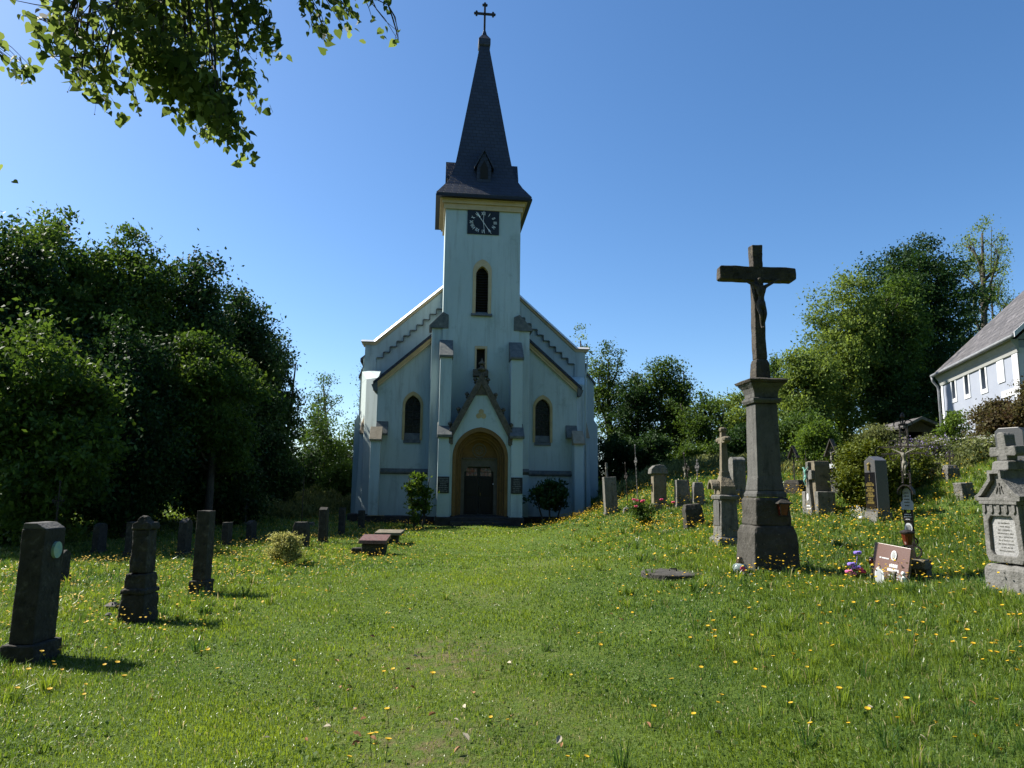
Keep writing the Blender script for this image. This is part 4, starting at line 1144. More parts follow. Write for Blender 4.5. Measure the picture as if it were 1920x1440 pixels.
# weeds hedgerow, stuff
def weed_strip(name, label, pts, n, h, size, mm='weeds'):
    C_ = []
    for px0, px1, py, Y in pts:
        m_ = int(n / len(pts)); u = rng.uniform(size=m_)
        X = np.array([at(px0 + (px1 - px0) * t, py, Y).x for t in (0, 1)]); x = X[0] + (X[1] - X[0]) * u
        y = Y + rng.normal(0, 1.0, m_)
        hh_ = h * (.5 + .5 * np.abs(np.sin(x * 1.7) * np.cos(x * .63 + y))) * rng.uniform(0, 1, m_)
        C_.append(np.c_[x, y, ground_z(x, y) + hh_])
    C_ = np.concatenate(C_)
    q = leaf_quads(C_, size, droop=-1.2, aspect=.22, up=0)
    tag(npmesh(name, q, 4, M[mm], tint=np.clip(rng.normal(.5, .25, len(C_)), 0, 1)), label, 'weeds', kind='stuff')
weed_strip('weeds', 'strip of tall light green weeds behind the left graves', [(440, 660, 955, 40), (470, 660, 950, 44), (380, 600, 965, 37)], 15000, 1.1, .26)
weed_strip('weeds', 'rough tall grass and weeds along the terrace beyond the right graves', [(1125, 1300, 905, 34), (1125, 1420, 890, 38), (1300, 1480, 892, 35), (1440, 1600, 872, 30)], 17000, .8, .24)
weed_strip('weeds', 'pale wildflower stalks on the upper right slope', [(1480, 1620, 880, 29), (1700, 1900, 880, 20), (1600, 1760, 862, 25)], 9000, .6, .16)
# overhanging linden at the top left, its trunk left of the camera
lin = thing('linden_tree', 'linden boughs with round backlit leaves hanging in from the top left', 'tree', (-7.6, 1.6, gz(-7.6, 1.6)))
g0 = lin.location.z
tb = MB()
tb.tube([(0, 0, -.3), (.05, .05, 1.5), (.1, .1, 3.2), (.3, .3, 6), (.5, .8, 9)], [.42, .34, .30, .22, .08], 12)
masses = [((240, 30), 58, 5.4, 110), ((300, 60), 80, 5.6, 230), ((380, 40), 70, 5.8, 170), ((455, 30), 46, 5.5, 70), ((300, 130), 56, 5.3, 160), ((365, 165), 52, 5.4, 170), ((400, 215), 44, 5.4, 120), ((425, 262), 24, 5.4, 40), ((345, 225), 30, 5.5, 40),
          ((225, 105), 42, 5.2, 60), ((128, 66), 26, 5.0, 36), ((105, 100), 20, 5.0, 14), ((140, 128), 24, 5.0, 24), ((152, 168), 24, 5.0, 30), ((190, 150), 26, 5.0, 26), ((108, 60), 16, 5.0, 14), ((175, 100), 22, 5.0, 16), ((450, 150), 28, 5.5, 36), ((495, 65), 24, 5.6, 26), ((440, 85), 30, 5.6, 20),
          ((588, 12), 30, 5.8, 42), ((640, 2), 30, 5.9, 30), ((700, 5), 16, 5.9, 9), ((728, 10), 10, 5.9, 5), ((-24, 84), 20, 5.2, 26), ((-22, 112), 16, 5.2, 14), ((-28, 318), 12, 5.2, 9), ((340, -130), 110, 5.6, 380), ((420, -130), 110, 5.9, 300), ((610, -130), 90, 6.1, 170)]
lc = []; 
hub = {}
for (px, py), r_, Y, n_ in masses:
    c = at(px, py - (18 if py > 0 and px < 560 else 0), Y) - lin.location
    k_ = Y / F_PX
    pts_ = np.clip(rng.normal(size=(int(n_ * 2.1), 3)), -1.7, 1.7) * np.array([r_ * k_ * .48, .30, r_ * k_ * .48]) + np.array(c)
    lc.append(pts_)
    st_ = Vector((.35, .5, 5.2)) if py > -50 else Vector((.3, .3, 4.6))
    mid = st_.lerp(c, .6) + Vector((0, 0, .55))
    e1 = at(max(130, min(px, 620)) * .7 + 90, -110, Y) - lin.location
    limb(tb, st_, e1, .07, .03, .05, 6, 6) if py < -50 else None
    src = e1 if py > -50 else st_
    if px < 0: src = c + Vector((-.9, -.2, .5))
    lp = limb(tb, src, c, .018, .004, .06, 7, 5)
    for j in range(8):
        pp = pts_[random.randrange(len(pts_))]
        limb(tb, lp[random.randint(3, 6)], pp, .006, .002, .1, 4, 4)
lc = np.concatenate(lc)
N = len(lc)
# linden leaf: heart shape of 8 corners, slightly folded
shape_ = np.array([(0, .0), (.30, -.10), (.50, .14), (.44, .50), (.16, .86), (0, 1.08), (-.16, .86), (-.44, .50), (-.50, .14), (-.30, -.10)])
d = rng.normal(size=(N, 3)); d[:, 2] -= 1.2; d /= np.linalg.norm(d, axis=1)[:, None]
nn = rng.normal(size=(N, 3)) + np.array([0, 0, .5]); s_ = np.cross(d, nn); s_ /= np.linalg.norm(s_, axis=1)[:, None]; nn = np.cross(s_, d)
SZ = rng.uniform(.035, .085, N)[:, None]
CU = rng.uniform(-.1, .7, (N, 1)); CV = rng.uniform(-.5, .15, (N, 1))
V = np.stack([lc + s_ * SZ * a_ + d * SZ * b_ + nn * SZ * CU * abs(a_) + nn * SZ * CV * b_ * b_ for a_, b_ in shape_], 1)
npmesh('crown', V.reshape(-1, 3), 10, M['leaf_linden'], lin, np.clip(rng.normal(.5, .3, N), 0, 1))
# little round fruits hang in bunches
fr = MB()
for i in range(90):
    p = lc[random.randrange(N)]
    if p[2] + lin.location.z < 3.2 or True:
        e = Vector(p) + Vector((random.uniform(-.05, .05), random.uniform(-.03, .03), -random.uniform(.05, .11)))
        fr.tube([p, e], .0012, 3); fr.lathe([(.001, -.006), (.006, 0), (.001, .006)], e.x, e.y, 6, e.z)
tag(fr.build('fruit', M['leaf_mid'], lin), kind='stuff')
tb.build('trunk', M['bark'], lin, smooth=True)

# ------------------------------------------------------------------ gravestones and crosses
def spot(px, py, side=1, label='', name='gravestone', cat='gravestone', tilt=0, group=None, yaw=0):
    p = on_ground(px, py)
    o = thing(name, label, cat, p - Vector((0, 0, .02)), R(-90 if side > 0 else 90) + R(yaw), group, (R(tilt), 0))
    return o, p.y / F_PX
def top_profile(w, h, kind, d):
    a = w / 2
    if kind == 'gable': return [(-a, h - .13 * w - .04), (0, h), (a, h - .13 * w - .04)]
    if kind == 'round': return [(-a, h - a * .55)] + [(a * math.cos(math.pi - t), h - a * .55 + a * .55 * math.sin(t)) for t in [i * math.pi / 9 for i in range(1, 9)]] + [(a, h - a * .55)]
    if kind == 'segment': return [(-a, h - .06)] + [(a * math.cos(math.pi - t), h - .06 + .06 * math.sin(t)) for t in [i * math.pi / 6 for i in range(1, 6)]] + [(a, h - .06)]
    if kind == 'clip': return [(-a, h - .09), (-a + .09, h), (a - .09, h), (a, h - .09)]
    return [(-a, h), (a, h)]
def stele(px, py, hp, w, d, side, m, label, top='flat', plinth=.18, po=.05, taper=0, tilt=0, group=None, yaw=0, rough=.02, name='gravestone'):
    o, k = spot(px, py, side, label, name, 'gravestone', tilt, group, yaw)
    h = hp * k
    prof = top_profile(w, h, top, d)
    a = w / 2 * (1 + taper)
    poly = [(-a, plinth)] + prof + [(a, plinth)]
    MB().prism(poly, -d / 2, d / 2).build('slab', M[m], o, bevel=.012, rough=rough, rs=.12)
    MB().box(-a - po, a + po, -d / 2 - po, d / 2 + po, -.25, plinth).build('plinth', M[m], o, bevel=.02, rough=rough, rs=.15)
    return o, k, h
GL = 'old gravestones on the left side of the churchyard'
GR = 'old gravestones on the right side of the churchyard'
# left side
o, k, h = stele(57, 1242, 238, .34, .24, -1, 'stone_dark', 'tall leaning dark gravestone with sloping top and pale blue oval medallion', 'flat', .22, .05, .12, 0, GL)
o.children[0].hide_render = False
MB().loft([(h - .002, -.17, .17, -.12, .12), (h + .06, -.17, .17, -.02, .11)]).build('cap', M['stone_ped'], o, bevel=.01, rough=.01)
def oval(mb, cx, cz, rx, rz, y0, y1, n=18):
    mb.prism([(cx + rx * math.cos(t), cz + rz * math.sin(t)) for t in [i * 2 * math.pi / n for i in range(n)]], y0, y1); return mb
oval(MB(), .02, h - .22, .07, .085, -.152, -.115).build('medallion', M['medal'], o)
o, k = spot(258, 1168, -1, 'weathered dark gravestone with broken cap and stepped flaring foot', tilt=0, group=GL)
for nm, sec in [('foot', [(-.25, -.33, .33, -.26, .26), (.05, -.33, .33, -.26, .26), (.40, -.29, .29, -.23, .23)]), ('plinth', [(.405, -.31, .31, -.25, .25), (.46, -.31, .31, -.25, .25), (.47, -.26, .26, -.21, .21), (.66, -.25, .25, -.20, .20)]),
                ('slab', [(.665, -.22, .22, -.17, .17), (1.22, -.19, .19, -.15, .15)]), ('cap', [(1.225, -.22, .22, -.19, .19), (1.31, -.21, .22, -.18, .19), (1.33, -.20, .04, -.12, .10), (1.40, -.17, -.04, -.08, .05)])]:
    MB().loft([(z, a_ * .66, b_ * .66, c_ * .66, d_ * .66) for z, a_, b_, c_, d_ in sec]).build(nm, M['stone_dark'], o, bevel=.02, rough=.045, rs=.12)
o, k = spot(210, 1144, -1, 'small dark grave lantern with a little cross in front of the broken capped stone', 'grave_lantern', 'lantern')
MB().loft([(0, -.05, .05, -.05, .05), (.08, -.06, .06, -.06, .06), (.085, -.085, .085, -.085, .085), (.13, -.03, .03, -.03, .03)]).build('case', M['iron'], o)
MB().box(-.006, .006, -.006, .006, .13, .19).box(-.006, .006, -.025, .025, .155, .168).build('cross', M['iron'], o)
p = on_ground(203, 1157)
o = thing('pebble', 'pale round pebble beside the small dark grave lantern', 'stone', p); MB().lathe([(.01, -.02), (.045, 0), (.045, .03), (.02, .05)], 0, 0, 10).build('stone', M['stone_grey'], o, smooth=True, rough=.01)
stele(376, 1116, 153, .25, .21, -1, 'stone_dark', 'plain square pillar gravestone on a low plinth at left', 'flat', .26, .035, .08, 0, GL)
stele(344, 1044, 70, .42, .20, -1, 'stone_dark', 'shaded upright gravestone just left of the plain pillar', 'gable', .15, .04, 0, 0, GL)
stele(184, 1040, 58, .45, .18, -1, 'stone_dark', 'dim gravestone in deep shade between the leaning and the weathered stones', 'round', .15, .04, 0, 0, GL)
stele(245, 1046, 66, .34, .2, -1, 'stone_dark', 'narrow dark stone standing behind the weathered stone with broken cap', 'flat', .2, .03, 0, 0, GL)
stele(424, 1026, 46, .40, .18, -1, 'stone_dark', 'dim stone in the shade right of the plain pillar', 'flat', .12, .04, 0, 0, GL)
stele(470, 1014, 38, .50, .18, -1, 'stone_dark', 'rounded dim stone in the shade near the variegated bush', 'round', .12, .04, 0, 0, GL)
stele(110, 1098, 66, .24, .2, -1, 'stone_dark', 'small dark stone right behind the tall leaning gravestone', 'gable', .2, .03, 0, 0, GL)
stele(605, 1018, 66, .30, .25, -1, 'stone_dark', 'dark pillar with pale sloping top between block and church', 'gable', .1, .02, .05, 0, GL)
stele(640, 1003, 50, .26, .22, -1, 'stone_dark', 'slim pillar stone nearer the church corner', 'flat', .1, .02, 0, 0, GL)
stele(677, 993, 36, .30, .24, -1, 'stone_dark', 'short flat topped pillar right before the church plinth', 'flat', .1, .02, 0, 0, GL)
stele(584, 990, 12, .22, .2, -1, 'stone_tan', 'tiny low marker stone in the grass behind the pillars', 'round', .02, .02, 0, 0, GL)
# red marble topped blocks
o, k = spot(702, 1040, -1, 'low stone block with reddish marble top slab nearest the path', 'grave_block', 'grave slab')
MB().loft([(-.2, -.24, .24, -.24, .24), (.32, -.30, .30, -.32, .32)]).build('block', M['stone_dark'], o, bevel=.03, rough=.03)
MB().prism([(-.36, .33), (-.34, .43), (.36, .55), (.38, .45)], -.38, .38).xf(Matrix.Rotation(0, 4, 'Z')).build('slab', M['redstone'], o, bevel=.01)
o, k = spot(672, 1038, -1, 'small dark squared stone at the left foot of the reddish slab', 'kerb_stone', 'stone')
MB().box(-.14, .14, -.18, .18, -.1, .18).build('stone', M['stone_dark'], o, bevel=.03, rough=.02)
o, k = spot(730, 1020, -1, 'low stone bench like slab behind the reddish one', 'grave_block', 'grave slab')
MB().loft([(-.2, -.25, .25, -.25, .25), (.30, -.30, .30, -.28, .30)]).build('block', M['stone_dark'], o, bevel=.03, rough=.03)
MB().prism([(-.40, .31), (-.40, .40), (.40, .46), (.40, .37)], -.42, .42).build('slab', M['stone_tan'], o, bevel=.01, rough=.01)
p = on_ground(563, 1027)

# iron crosses
def scroll(mb, c, r0, t0, t1, sgn, plane, th=.008, n=10):
    pts = []
    for i in range(n + 1):
        t = t0 + (t1 - t0) * i / n
        r_ = r0 * (1 - .55 * i / n)
        pts.append((c[0] + sgn * r_ * math.cos(t), plane, c[1] + r_ * math.sin(t)))
    mb.tube(pts, th, 5)
def iron_cross(px, py, hp, side, label, base=(.26, .24, .3), style='plain', arm=.26, tilt=0, m='iron', group='wrought iron grave crosses', basem='stone_grey', name='iron_cross', corpus=False, yaw=0):
    o, k = spot(px, py, side, label, name, 'grave cross', tilt, group, yaw)
    H = hp * k; bw, bd, bh = base
    if bh > 0:
        MB().loft([(-.2, -bw / 2 - .03, bw / 2 + .03, -bd / 2 - .03, bd / 2 + .03), (bh * .8, -bw / 2, bw / 2, -bd / 2, bd / 2), (bh, -bw / 2 + .04, bw / 2 - .04, -bd / 2 + .04, bd / 2 - .04)]).build('stone_base', M[basem], o, bevel=.015, rough=.02)
    mb = MB(); th = .016
    za = bh + (H - bh) * .70
    mb.box(-th, th, -th * .6, th * .6, bh - .03, H)
    mb.box(-arm, arm, -th * .6, th * .6, za - th, za + th)
    if style != 'plain':
        for ex, ez, dx, dz in [(-arm, za, -1, 0), (arm, za, 1, 0), (0, H, 0, 1)]:
            for ox, oz in [(dx * .03, dz * .03), (-dz * .035, dx * .035), (dz * .035, -dx * .035)]:
                mb.lathe([(.004, -.022), (.024, 0), (.004, .022)], ex + ox, 0, 6, ez + oz)
        for sx in (-1, 1):
            for sz in (-1, 1):
                scroll(mb, (sx * .09, za + sz * .085), .06, -1.2 * sz, 3.8 * sz, sx, 0)
        for z in np.arange(bh + .12, za - .18, .14):
            for sx in (-1, 1): scroll(mb, (sx * .035, z), .032, -1.5, 3.4, sx, 0, .006, 7)
    if style == 'lace':
        mb.tube([(.16 * math.cos(t), 0, za + .16 * math.sin(t)) for t in [i * math.pi / 10 for i in range(21)]], .007, 5)
        for z in np.arange(bh + .1, H - .05, .075):
            mb.lathe([(.003, -.018), (.022 + .01 * math.sin(z * 30), 0), (.003, .018)], 0, 0, 6, z)
    if style == 'roof':
        for sx in (-1, 1):
            mb.prism([(0, H + .02), (0, H + .05), (sx * (arm + .06), za - .02), (sx * (arm + .03), za - .05)], -.09, .09)
    mb.build('cross', M[m], o)
    if corpus:
        small_corpus(o, (0, -.035, za + .02), .32, M['corpus'])
    return o, k, H, za
def small_corpus(parent, at_, h, m, name='corpus'):
    """hanging figure: one skinned body, head bowed, arms raised along the beam, knees bent"""
    s = h / 1.0
    P = {'pelvis': (0, 0, -.46), 'belly': (.01, -.01, -.34), 'chest': (0, -.03, -.16), 'neck': (0, -.02, -.05), 'head': (-.04, -.06, .05), 'crown': (-.05, -.07, .10),
         'sl': (-.11, -.02, -.07), 'el': (-.28, 0, .02), 'hl': (-.44, .0, .10), 'sr': (.11, -.02, -.07), 'er': (.28, 0, .02), 'hr': (.44, 0, .10),
         'tl': (-.055, -.0, -.50), 'kl': (-.05, -.10, -.70), 'fl': (-.015, -.02, -.93), 'toel': (-.01, -.06, -.99), 'tr': (.055, 0, -.50), 'kr': (.04, -.11, -.70), 'fr': (.02, -.03, -.93), 'toer': (.015, -.08, -.985)}
    Rr = {'pelvis': .075, 'belly': .06, 'chest': .085, 'neck': .03, 'head': .055, 'crown': .045, 'sl': .042, 'el': .027, 'hl': .02, 'sr': .042, 'er': .027, 'hr': .02, 'tl': .06, 'kl': .04, 'fl': .024, 'toel': .02, 'tr': .06, 'kr': .04, 'fr': .024, 'toer': .02}
    E_ = [('pelvis', 'belly'), ('belly', 'chest'), ('chest', 'neck'), ('neck', 'head'), ('head', 'crown'), ('chest', 'sl'), ('sl', 'el'), ('el', 'hl'), ('chest', 'sr'), ('sr', 'er'), ('er', 'hr'),
          ('pelvis', 'tl'), ('tl', 'kl'), ('kl', 'fl'), ('fl', 'toel'), ('pelvis', 'tr'), ('tr', 'kr'), ('kr', 'fr'), ('fr', 'toer')]
    ks = list(P)
    me = bpy.data.meshes.new(name)
    me.from_pydata([tuple(Vector(P[q]) * s) for q in ks], [(ks.index(a_), ks.index(b_)) for a_, b_ in E_], [])
    me.materials.append(m)
    o = bpy.data.objects.new(name, me); COL.objects.link(o); o.parent = parent; o.location = at_
    sk = o.modifiers.new('skin', 'SKIN')
    for i, q in enumerate(ks):
        v = me.skin_vertices[0].data[i]; v.radius = (Rr[q] * s, Rr[q] * s); v.use_root = (i == 0)
    sb = o.modifiers.new('sub', 'SUBSURF'); sb.levels = 1; sb.render_levels = 1
    # loincloth
    lc_ = MB().lathe([(.085 * s, -.60 * s), (.095 * s, -.50 * s), (.085 * s, -.41 * s)], 0, -.01 * s, 10)
    lc_.build('loincloth', m, o, smooth=True)
    return o
# left: dark block with an iron pole cross, shaded cross in the wood
iron_cross(563, 1028, 132, -1, 'tall thin iron cross on a dark squared block beside the variegated bush', (.42, .40, .80), 'plain', .16, basem='stone_dark')
iron_cross(98, 1050, 142, -1, 'ornate iron cross in deep shade behind the tall leaning gravestone', (.3, .3, .4), 'scroll', .22)
iron_cross(460, 985, 42, -1, 'small pale iron cross in the weeds behind the variegated bush', (.2, .2, .15), 'scroll', .18, m='iron_pale')
# right side
o, k, h = stele(1146, 965, 70, .55, .42, 1, 'stone_grey', 'leaning grey gravestone at the church corner topped by a small stone cross', 'flat', .1, .03, .05, 3, GR)
MB().box(-.035, .035, -.10, -.03, h, h + .50).box(-.12, .12, -.10, -.03, h + .28, h + .35).build('cross', M['stone_grey'], o, bevel=.008)
iron_cross(1178, 962, 92, 1, 'dark iron cross leaning slightly behind the rose bush', (.3, .3, .2), 'scroll', .24, tilt=3)
iron_cross(1196, 948, 112, 1, 'tall lacy iron cross with pale flaking paint behind the roses', (.3, .3, .25), 'lace', .22, m='iron_pale', tilt=2)
o, k, h = stele(1236, 955, 66, .42, .42, 1, 'stone_tan', 'stone pillar with rounded hood and a dark oval plate', 'flat', .2, .06, .04, 0, GR)
MB().prismx([(-.30, h), (-.28, h + .16), (-.16, h + .27), (0, h + .30), (.16, h + .27), (.24, h + .16), (.26, h)], -.26, .26).build('hood', M['stone_grey'], o, bevel=.02, rough=.03)
oval(MB(), 0, h * .62, .06, .14, -.235, -.215).build('plate', M['blackglass'], o)
stele(1279, 950, 50, .36, .40, 1, 'stone_grey', 'square topped grey pillar between hooded stone and leaning iron cross', 'flat', .1, .02, 0, 0, GR)
iron_cross(1303, 992, 140, 1, 'iron crucifix tilting left above a rough dark block', (.36, .42, .62), 'scroll', .26, tilt=7, corpus=True, basem='stone_dark')
iron_cross(1309, 948, 84, 1, 'small grey cross standing on a narrow stone block', (.3, .32, .75), 'scroll', .2, m='iron_pale')
stele(1384, 950, 92, .46, .38, 1, 'stone_grey', 'tall plain pillar stone close behind the ornate cross topped stone', 'round', .5, .03, 0, 0, GR)
# ornate cross topped stone
o, k = spot(1362, 1018, 1, 'ornate tapering gravestone with arched hood and stone cross on top', group=GR)
S_ = k * 93 * 1.0
for nm, sec in [('foot', [(-.2, -.34, .34, -.24, .24), (.10, -.34, .34, -.24, .24), (.14, -.31, .31, -.20, .20)]),
                ('body', [(.142, -.29, .29, -.18, .18), (.86, -.25, .25, -.15, .15)]),
                ('ledge', [(.862, -.30, .30, -.19, .19), (.93, -.31, .31, -.20, .20), (.95, -.27, .27, -.17, .17)]),
                ('shoulder', [(.952, -.24, .24, -.15, .15), (1.12, -.24, .24, -.15, .15), (1.32, -.10, .10, -.09, .09), (1.42, -.09, .09, -.08, .08)])]:
    MB().loft([(z * S_, a_ * S_, b_ * S_, c_ * S_, d_ * S_) for z, a_, b_, c_, d_ in sec]).build(nm, M['stone_tan'] if nm == 'shoulder' else M['stone_grey'], o, bevel=.012, rough=.02)
MB().ring([(.19 * math.cos(t) * S_, (1.06 + .19 * math.sin(t)) * S_) for t in [i * math.pi / 10 for i in range(11)]], [(.13 * math.cos(t) * S_, (1.06 + .13 * math.sin(t)) * S_) for t in [i * math.pi / 10 for i in range(11)]], -.30 * S_, -.14 * S_, closed=False).build('arched_hood', M['stone_tan'], o, bevel=.01)
MB().prism([(-.2, .35), (-.2, .78), (-.14, .84), (.14, .84), (.2, .78), (.2, .35)], -.185 * S_, -.165 * S_).build('panel', M['stone_ped'], o, bevel=.006)
c = MB().loft([(1.42 * S_, -.075, .075, -.07, .07), (2.22 * S_, -.055, .055, -.05, .05)])
c.box(-.24, .24, -.05, .05, 1.98 * S_, 2.10 * S_)
for cx_, cz_ in [(-.24, 2.04 * S_), (.24, 2.04 * S_), (0, 2.24 * S_)]: c.lathe([(.05, -.05), (.085, -.02), (.085, .03), (.05, .06)], cx_, 0, 8, cz_)
c.build('cross', M['stone_tan'], o, bevel=.008, rough=.015)
iron_cross(1491, 929, 90, 1, 'black iron cross with thick curled hood on a dark block right of the pedestal', (.5, .45, .5), 'roof', .11, basem='stone_dark', yaw=42)
iron_cross(1513, 905, 60, 1, 'thin dark grave cross carrying a round grey disc', (.2, .2, .12), 'plain', .10)
# blocky stone with bronze figure
o, k = spot(1535, 966, 1, 'grey gravestone with stone cross relief and green bronze figure', group=GR)
hh = 100 * k
MB().prism([(-.30, 0), (-.24, hh - .10), (-.16, hh), (.24, hh), (.27, hh - .12), (.30, 0)], -.16, .22).build('slab', M['stone_tan'], o, bevel=.012, rough=.02)
for s in (-1, 1):
    MB().box(*sorted((s * .28, s * .48)), -.20, .22, -.2, hh * .44).build('wing', M['stone_grey'], o, bevel=.015, rough=.02)
MB().prism([(-.20, .0), (-.07, hh * .66), (-.26, hh * .66), (-.26, hh * .83), (-.07, hh * .83), (-.07, hh * .985), (.07, hh * .985), (.07, hh * .83), (.26, hh * .83), (.26, hh * .66), (.07, hh * .66), (.20, 0)], -.24, -.158).build('cross_relief', M['stone_grey'], o, bevel=.01)
small_corpus(o, (0, -.275, hh * .86), .42, M['bronze'])
oval(MB(), -.0, hh * .34, .05, .085, -.252, -.24).build('photo_plate', M['white'], o)
t_ = MB(); lines(t_, -.14, .14, .26, 2, .07, -.242, .5, 9); t_.build('inscription', M['white'], o)
# roofed crucifix
o, k = spot(1565, 930, 1, 'wooden wayside crucifix with small steep roof on a grey stone block', 'roofed_crucifix', 'grave cross', yaw=42)
H = 104 * k
MB().loft([(-.2, -.26, .26, -.24, .24), (.55, -.24, .24, -.22, .22), (.60, -.26, .26, -.24, .24)]).build('stone_base', M['stone_grey'], o, bevel=.015, rough=.02)
MB().box(-.04, .04, -.04, .04, .58, H - .1).box(-.22, .22, -.03, .03, H * .74, H * .74 + .07).build('post', M['shedwood'], o)
for s in (-1, 1):
    MB().prism([(0, H), (0, H + .05), (s * .21, H * .72), (s * .18, H * .71)], -.14, .10).build('roof', M['shedwood'], o)
small_corpus(o, (0, -.07, H * .80), .34, M['corpus'])
MB().box(-.10, .10, -.07, -.045, H * .50, H * .58).build('name_plate', M['white'], o)
# tall granite with black plaque
o, k = spot(1647, 978, 1, 'tall grey granite gravestone with black plaque and gilt lettering', group=GR)
H = 121 * k
o.scale = (.82, .82, 1)
MB().prism([(-.33, .22), (-.29, H - .10), (0, H), (.29, H - .10), (.33, .22)], -.15, .17).build('slab', M['granite'], o, bevel=.008)
MB().box(-.36, .36, -.19, .2, -.2, .22).build('plinth', M['stone_grey'], o, bevel=.01, rough=.015)
pq = MB().prism([(-.29, .30), (-.265, H - .36), (.265, H - .36), (.29, .30)], -.168, -.148).build('plaque', M['blackglass'], o)
t_ = MB()
for i, (z, hh_, wd) in enumerate([(.80, .035, .26), (.72, .065, .42), (.63, .035, .30), (.53, .065, .42), (.45, .04, .28), (.35, .065, .42), (.28, .035, .28), (.22, .035, .26), (.12, .065, .36)]):
    zz = .32 + (H - .80) * z
    x = -wd / 2; rr = random.Random(i)
    while x < wd / 2:
        l_ = hh_ * rr.uniform(.25, .6); t_.box(x, min(x + l_, wd / 2), -.1705, -.168, zz, zz + hh_ * rr.uniform(.7, 1)); x += l_ + hh_ * rr.choice([.15, .15, .4])
t_.build('inscription', M['gilt'], pq)
MB().box(-.008, .008, -.172, -.168, H - .55, H - .41).box(-.03, .03, -.172, -.168, H - .48, H - .46).build('cross', M['gilt'], pq)
lm = MB().loft([(H - .315, -.035, .035, -.20, -.148), (H - .20, -.03, .03, -.19, -.148), (H - .195, -.055, .055, -.21, -.148), (H - .18, -.055, .055, -.21, -.148), (H - .14, -.02, .02, -.17, -.148)])
lm.build('brass_lamp', M['gilt'], o)
o2 = thing('flower_tuft', 'dried flower tuft with a white pebble left of the black plaque stone', 'grave flowers', on_ground(1610, 974))
C_ = rng.normal(size=(160, 3)) * .07 + np.array([0, 0, .14]); tag(npmesh('flowers', leaf_quads(C_, .035), 4, M['umbel'], o2, rng.uniform(0, 1, 160)), kind='stuff')
MB().lathe([(.02, -.02), (.06, .01), (.05, .06), (.02, .08)], .02, -.08, 10).build('stone', M['white'], o2, smooth=True)
# tall iron crucifix with plates and lantern
o, k = spot(1712, 1094, 1, 'tall rusty iron crucifix with memorial plates hanging on it', 'iron_crucifix', 'grave cross', tilt=-1, yaw=48)
bh = 46 * k
MB().loft([(-.2, -.24, .24, -.10, .24), (bh * .62, -.20, .20, -.06, .22)]).build('stone_base', M['stone_tan'], o, bevel=.01, rough=.015)
MB().box(-.21, .21, -.20, .24, bh * .63, bh).build('stone_top', M['stone_tan'], o, bevel=.015, rough=.015)
zc = 245 * k; zt = 300 * k
mb = MB()
mb.loft([(bh - .02, -.07, .07, -.015, .015), (bh + .25, -.03, .03, -.012, .012)])
for sx in (-1, 1): mb.box(sx * .05 - .011, sx * .05 + .011, -.011, .011, bh + .2, zt - .05)
mb.box(-.32, .32, -.011, .011, zc - .06, zc - .04).box(-.32, .32, -.011, .011, zc + .04, zc + .06)
mb.box(-.06, .06, -.012, .012, zt - .07, zt - .04)
for z in np.arange(bh + .35, zt - .1, .17):
    for sx in (-1, 1): scroll(mb, (sx * .0, z), .045, -1.4, 1.8, sx, 0, .007, 6)
    for sx in (-1, 1): mb.lathe([(.004, -.02), (.022, 0), (.004, .02)], sx * .05, -.005, 6, z + .06)
for sx in (-1, 1):
    scroll(mb, (sx * .33, zc), .10, -2.4, 2.6, sx, 0, .009, 12)
    scroll(mb, (sx * .15, zc + .10), .07, -1.5, 3.5, sx, 0, .008, 10)
    scroll(mb, (sx * .15, zc - .10), .07, 1.5, -3.5, sx, 0, .008, 10)
    scroll(mb, (sx * .06, zt - .04), .07, -.6, 3.6, sx, 0, .009, 10)
    scroll(mb, (sx * .05, bh + .12), .12, -2.2, 1.8, sx, 0, .014, 12)
    scroll(mb, (sx * .04, bh + .26), .07, -1.8, 2.4, sx, 0, .012, 10)
mb.tube([(0, 0, zt - .05), (0, 0, zt + .07)], .012, 6)
mb.lathe([(.006, -.04), (.035, 0), (.02, .05), (.006, .07)], 0, 0, 8, zt + .06)
mb.build('cross', M['iron'], o)
small_corpus(o, (0, -.05, zc - .02), .36, M['corpus'])
zs = 150 * k
MB().ring([(.11 * math.cos(t), zs + .10 + .14 * math.sin(t)) for t in [i * math.pi / 10 for i in range(11)]], [(.095 * math.cos(t), zs + .10 + .125 * math.sin(t)) for t in [i * math.pi / 10 for i in range(11)]], -.14, .02, closed=False).build('hood', M['iron'], o)
pl1 = MB().prism([(-.075, zs - .12), (-.085, zs - .02), (-.05, zs + .02), (-.055, zs + .14), (-.02, zs + .19), (.02, zs + .19), (.055, zs + .14), (.05, zs + .02), (.085, zs - .02), (.075, zs - .12)], -.05, -.035).build('name_plate', M['plate_pale'], o)
t_ = MB(); lines(t_, -.045, .045, zs + .13, 5, .045, -.0525, .4, 4); t_.build('inscription', M['iron'], pl1)
pl2 = MB().box(-.07, .07, -.045, -.03, zs - .28, zs - .16).build('name_plate', M['iron'], o)
t_ = MB(); lines(t_, -.055, .055, zs - .18, 3, .034, -.0475, .45, 5); t_.build('inscription', M['white'], pl2)
oval(MB(), 0, zs - .38, .05, .07, -.055, -.04).build('photo_plate', M['white'], o)
oval(MB(), 0, zs - .38, .032, .048, -.058, -.0555).build('portrait', M['photo'], o)
MB().box(-.05, .05, -.035, .0, zs - .46, zs - .28).build('bracket', M['iron'], o)
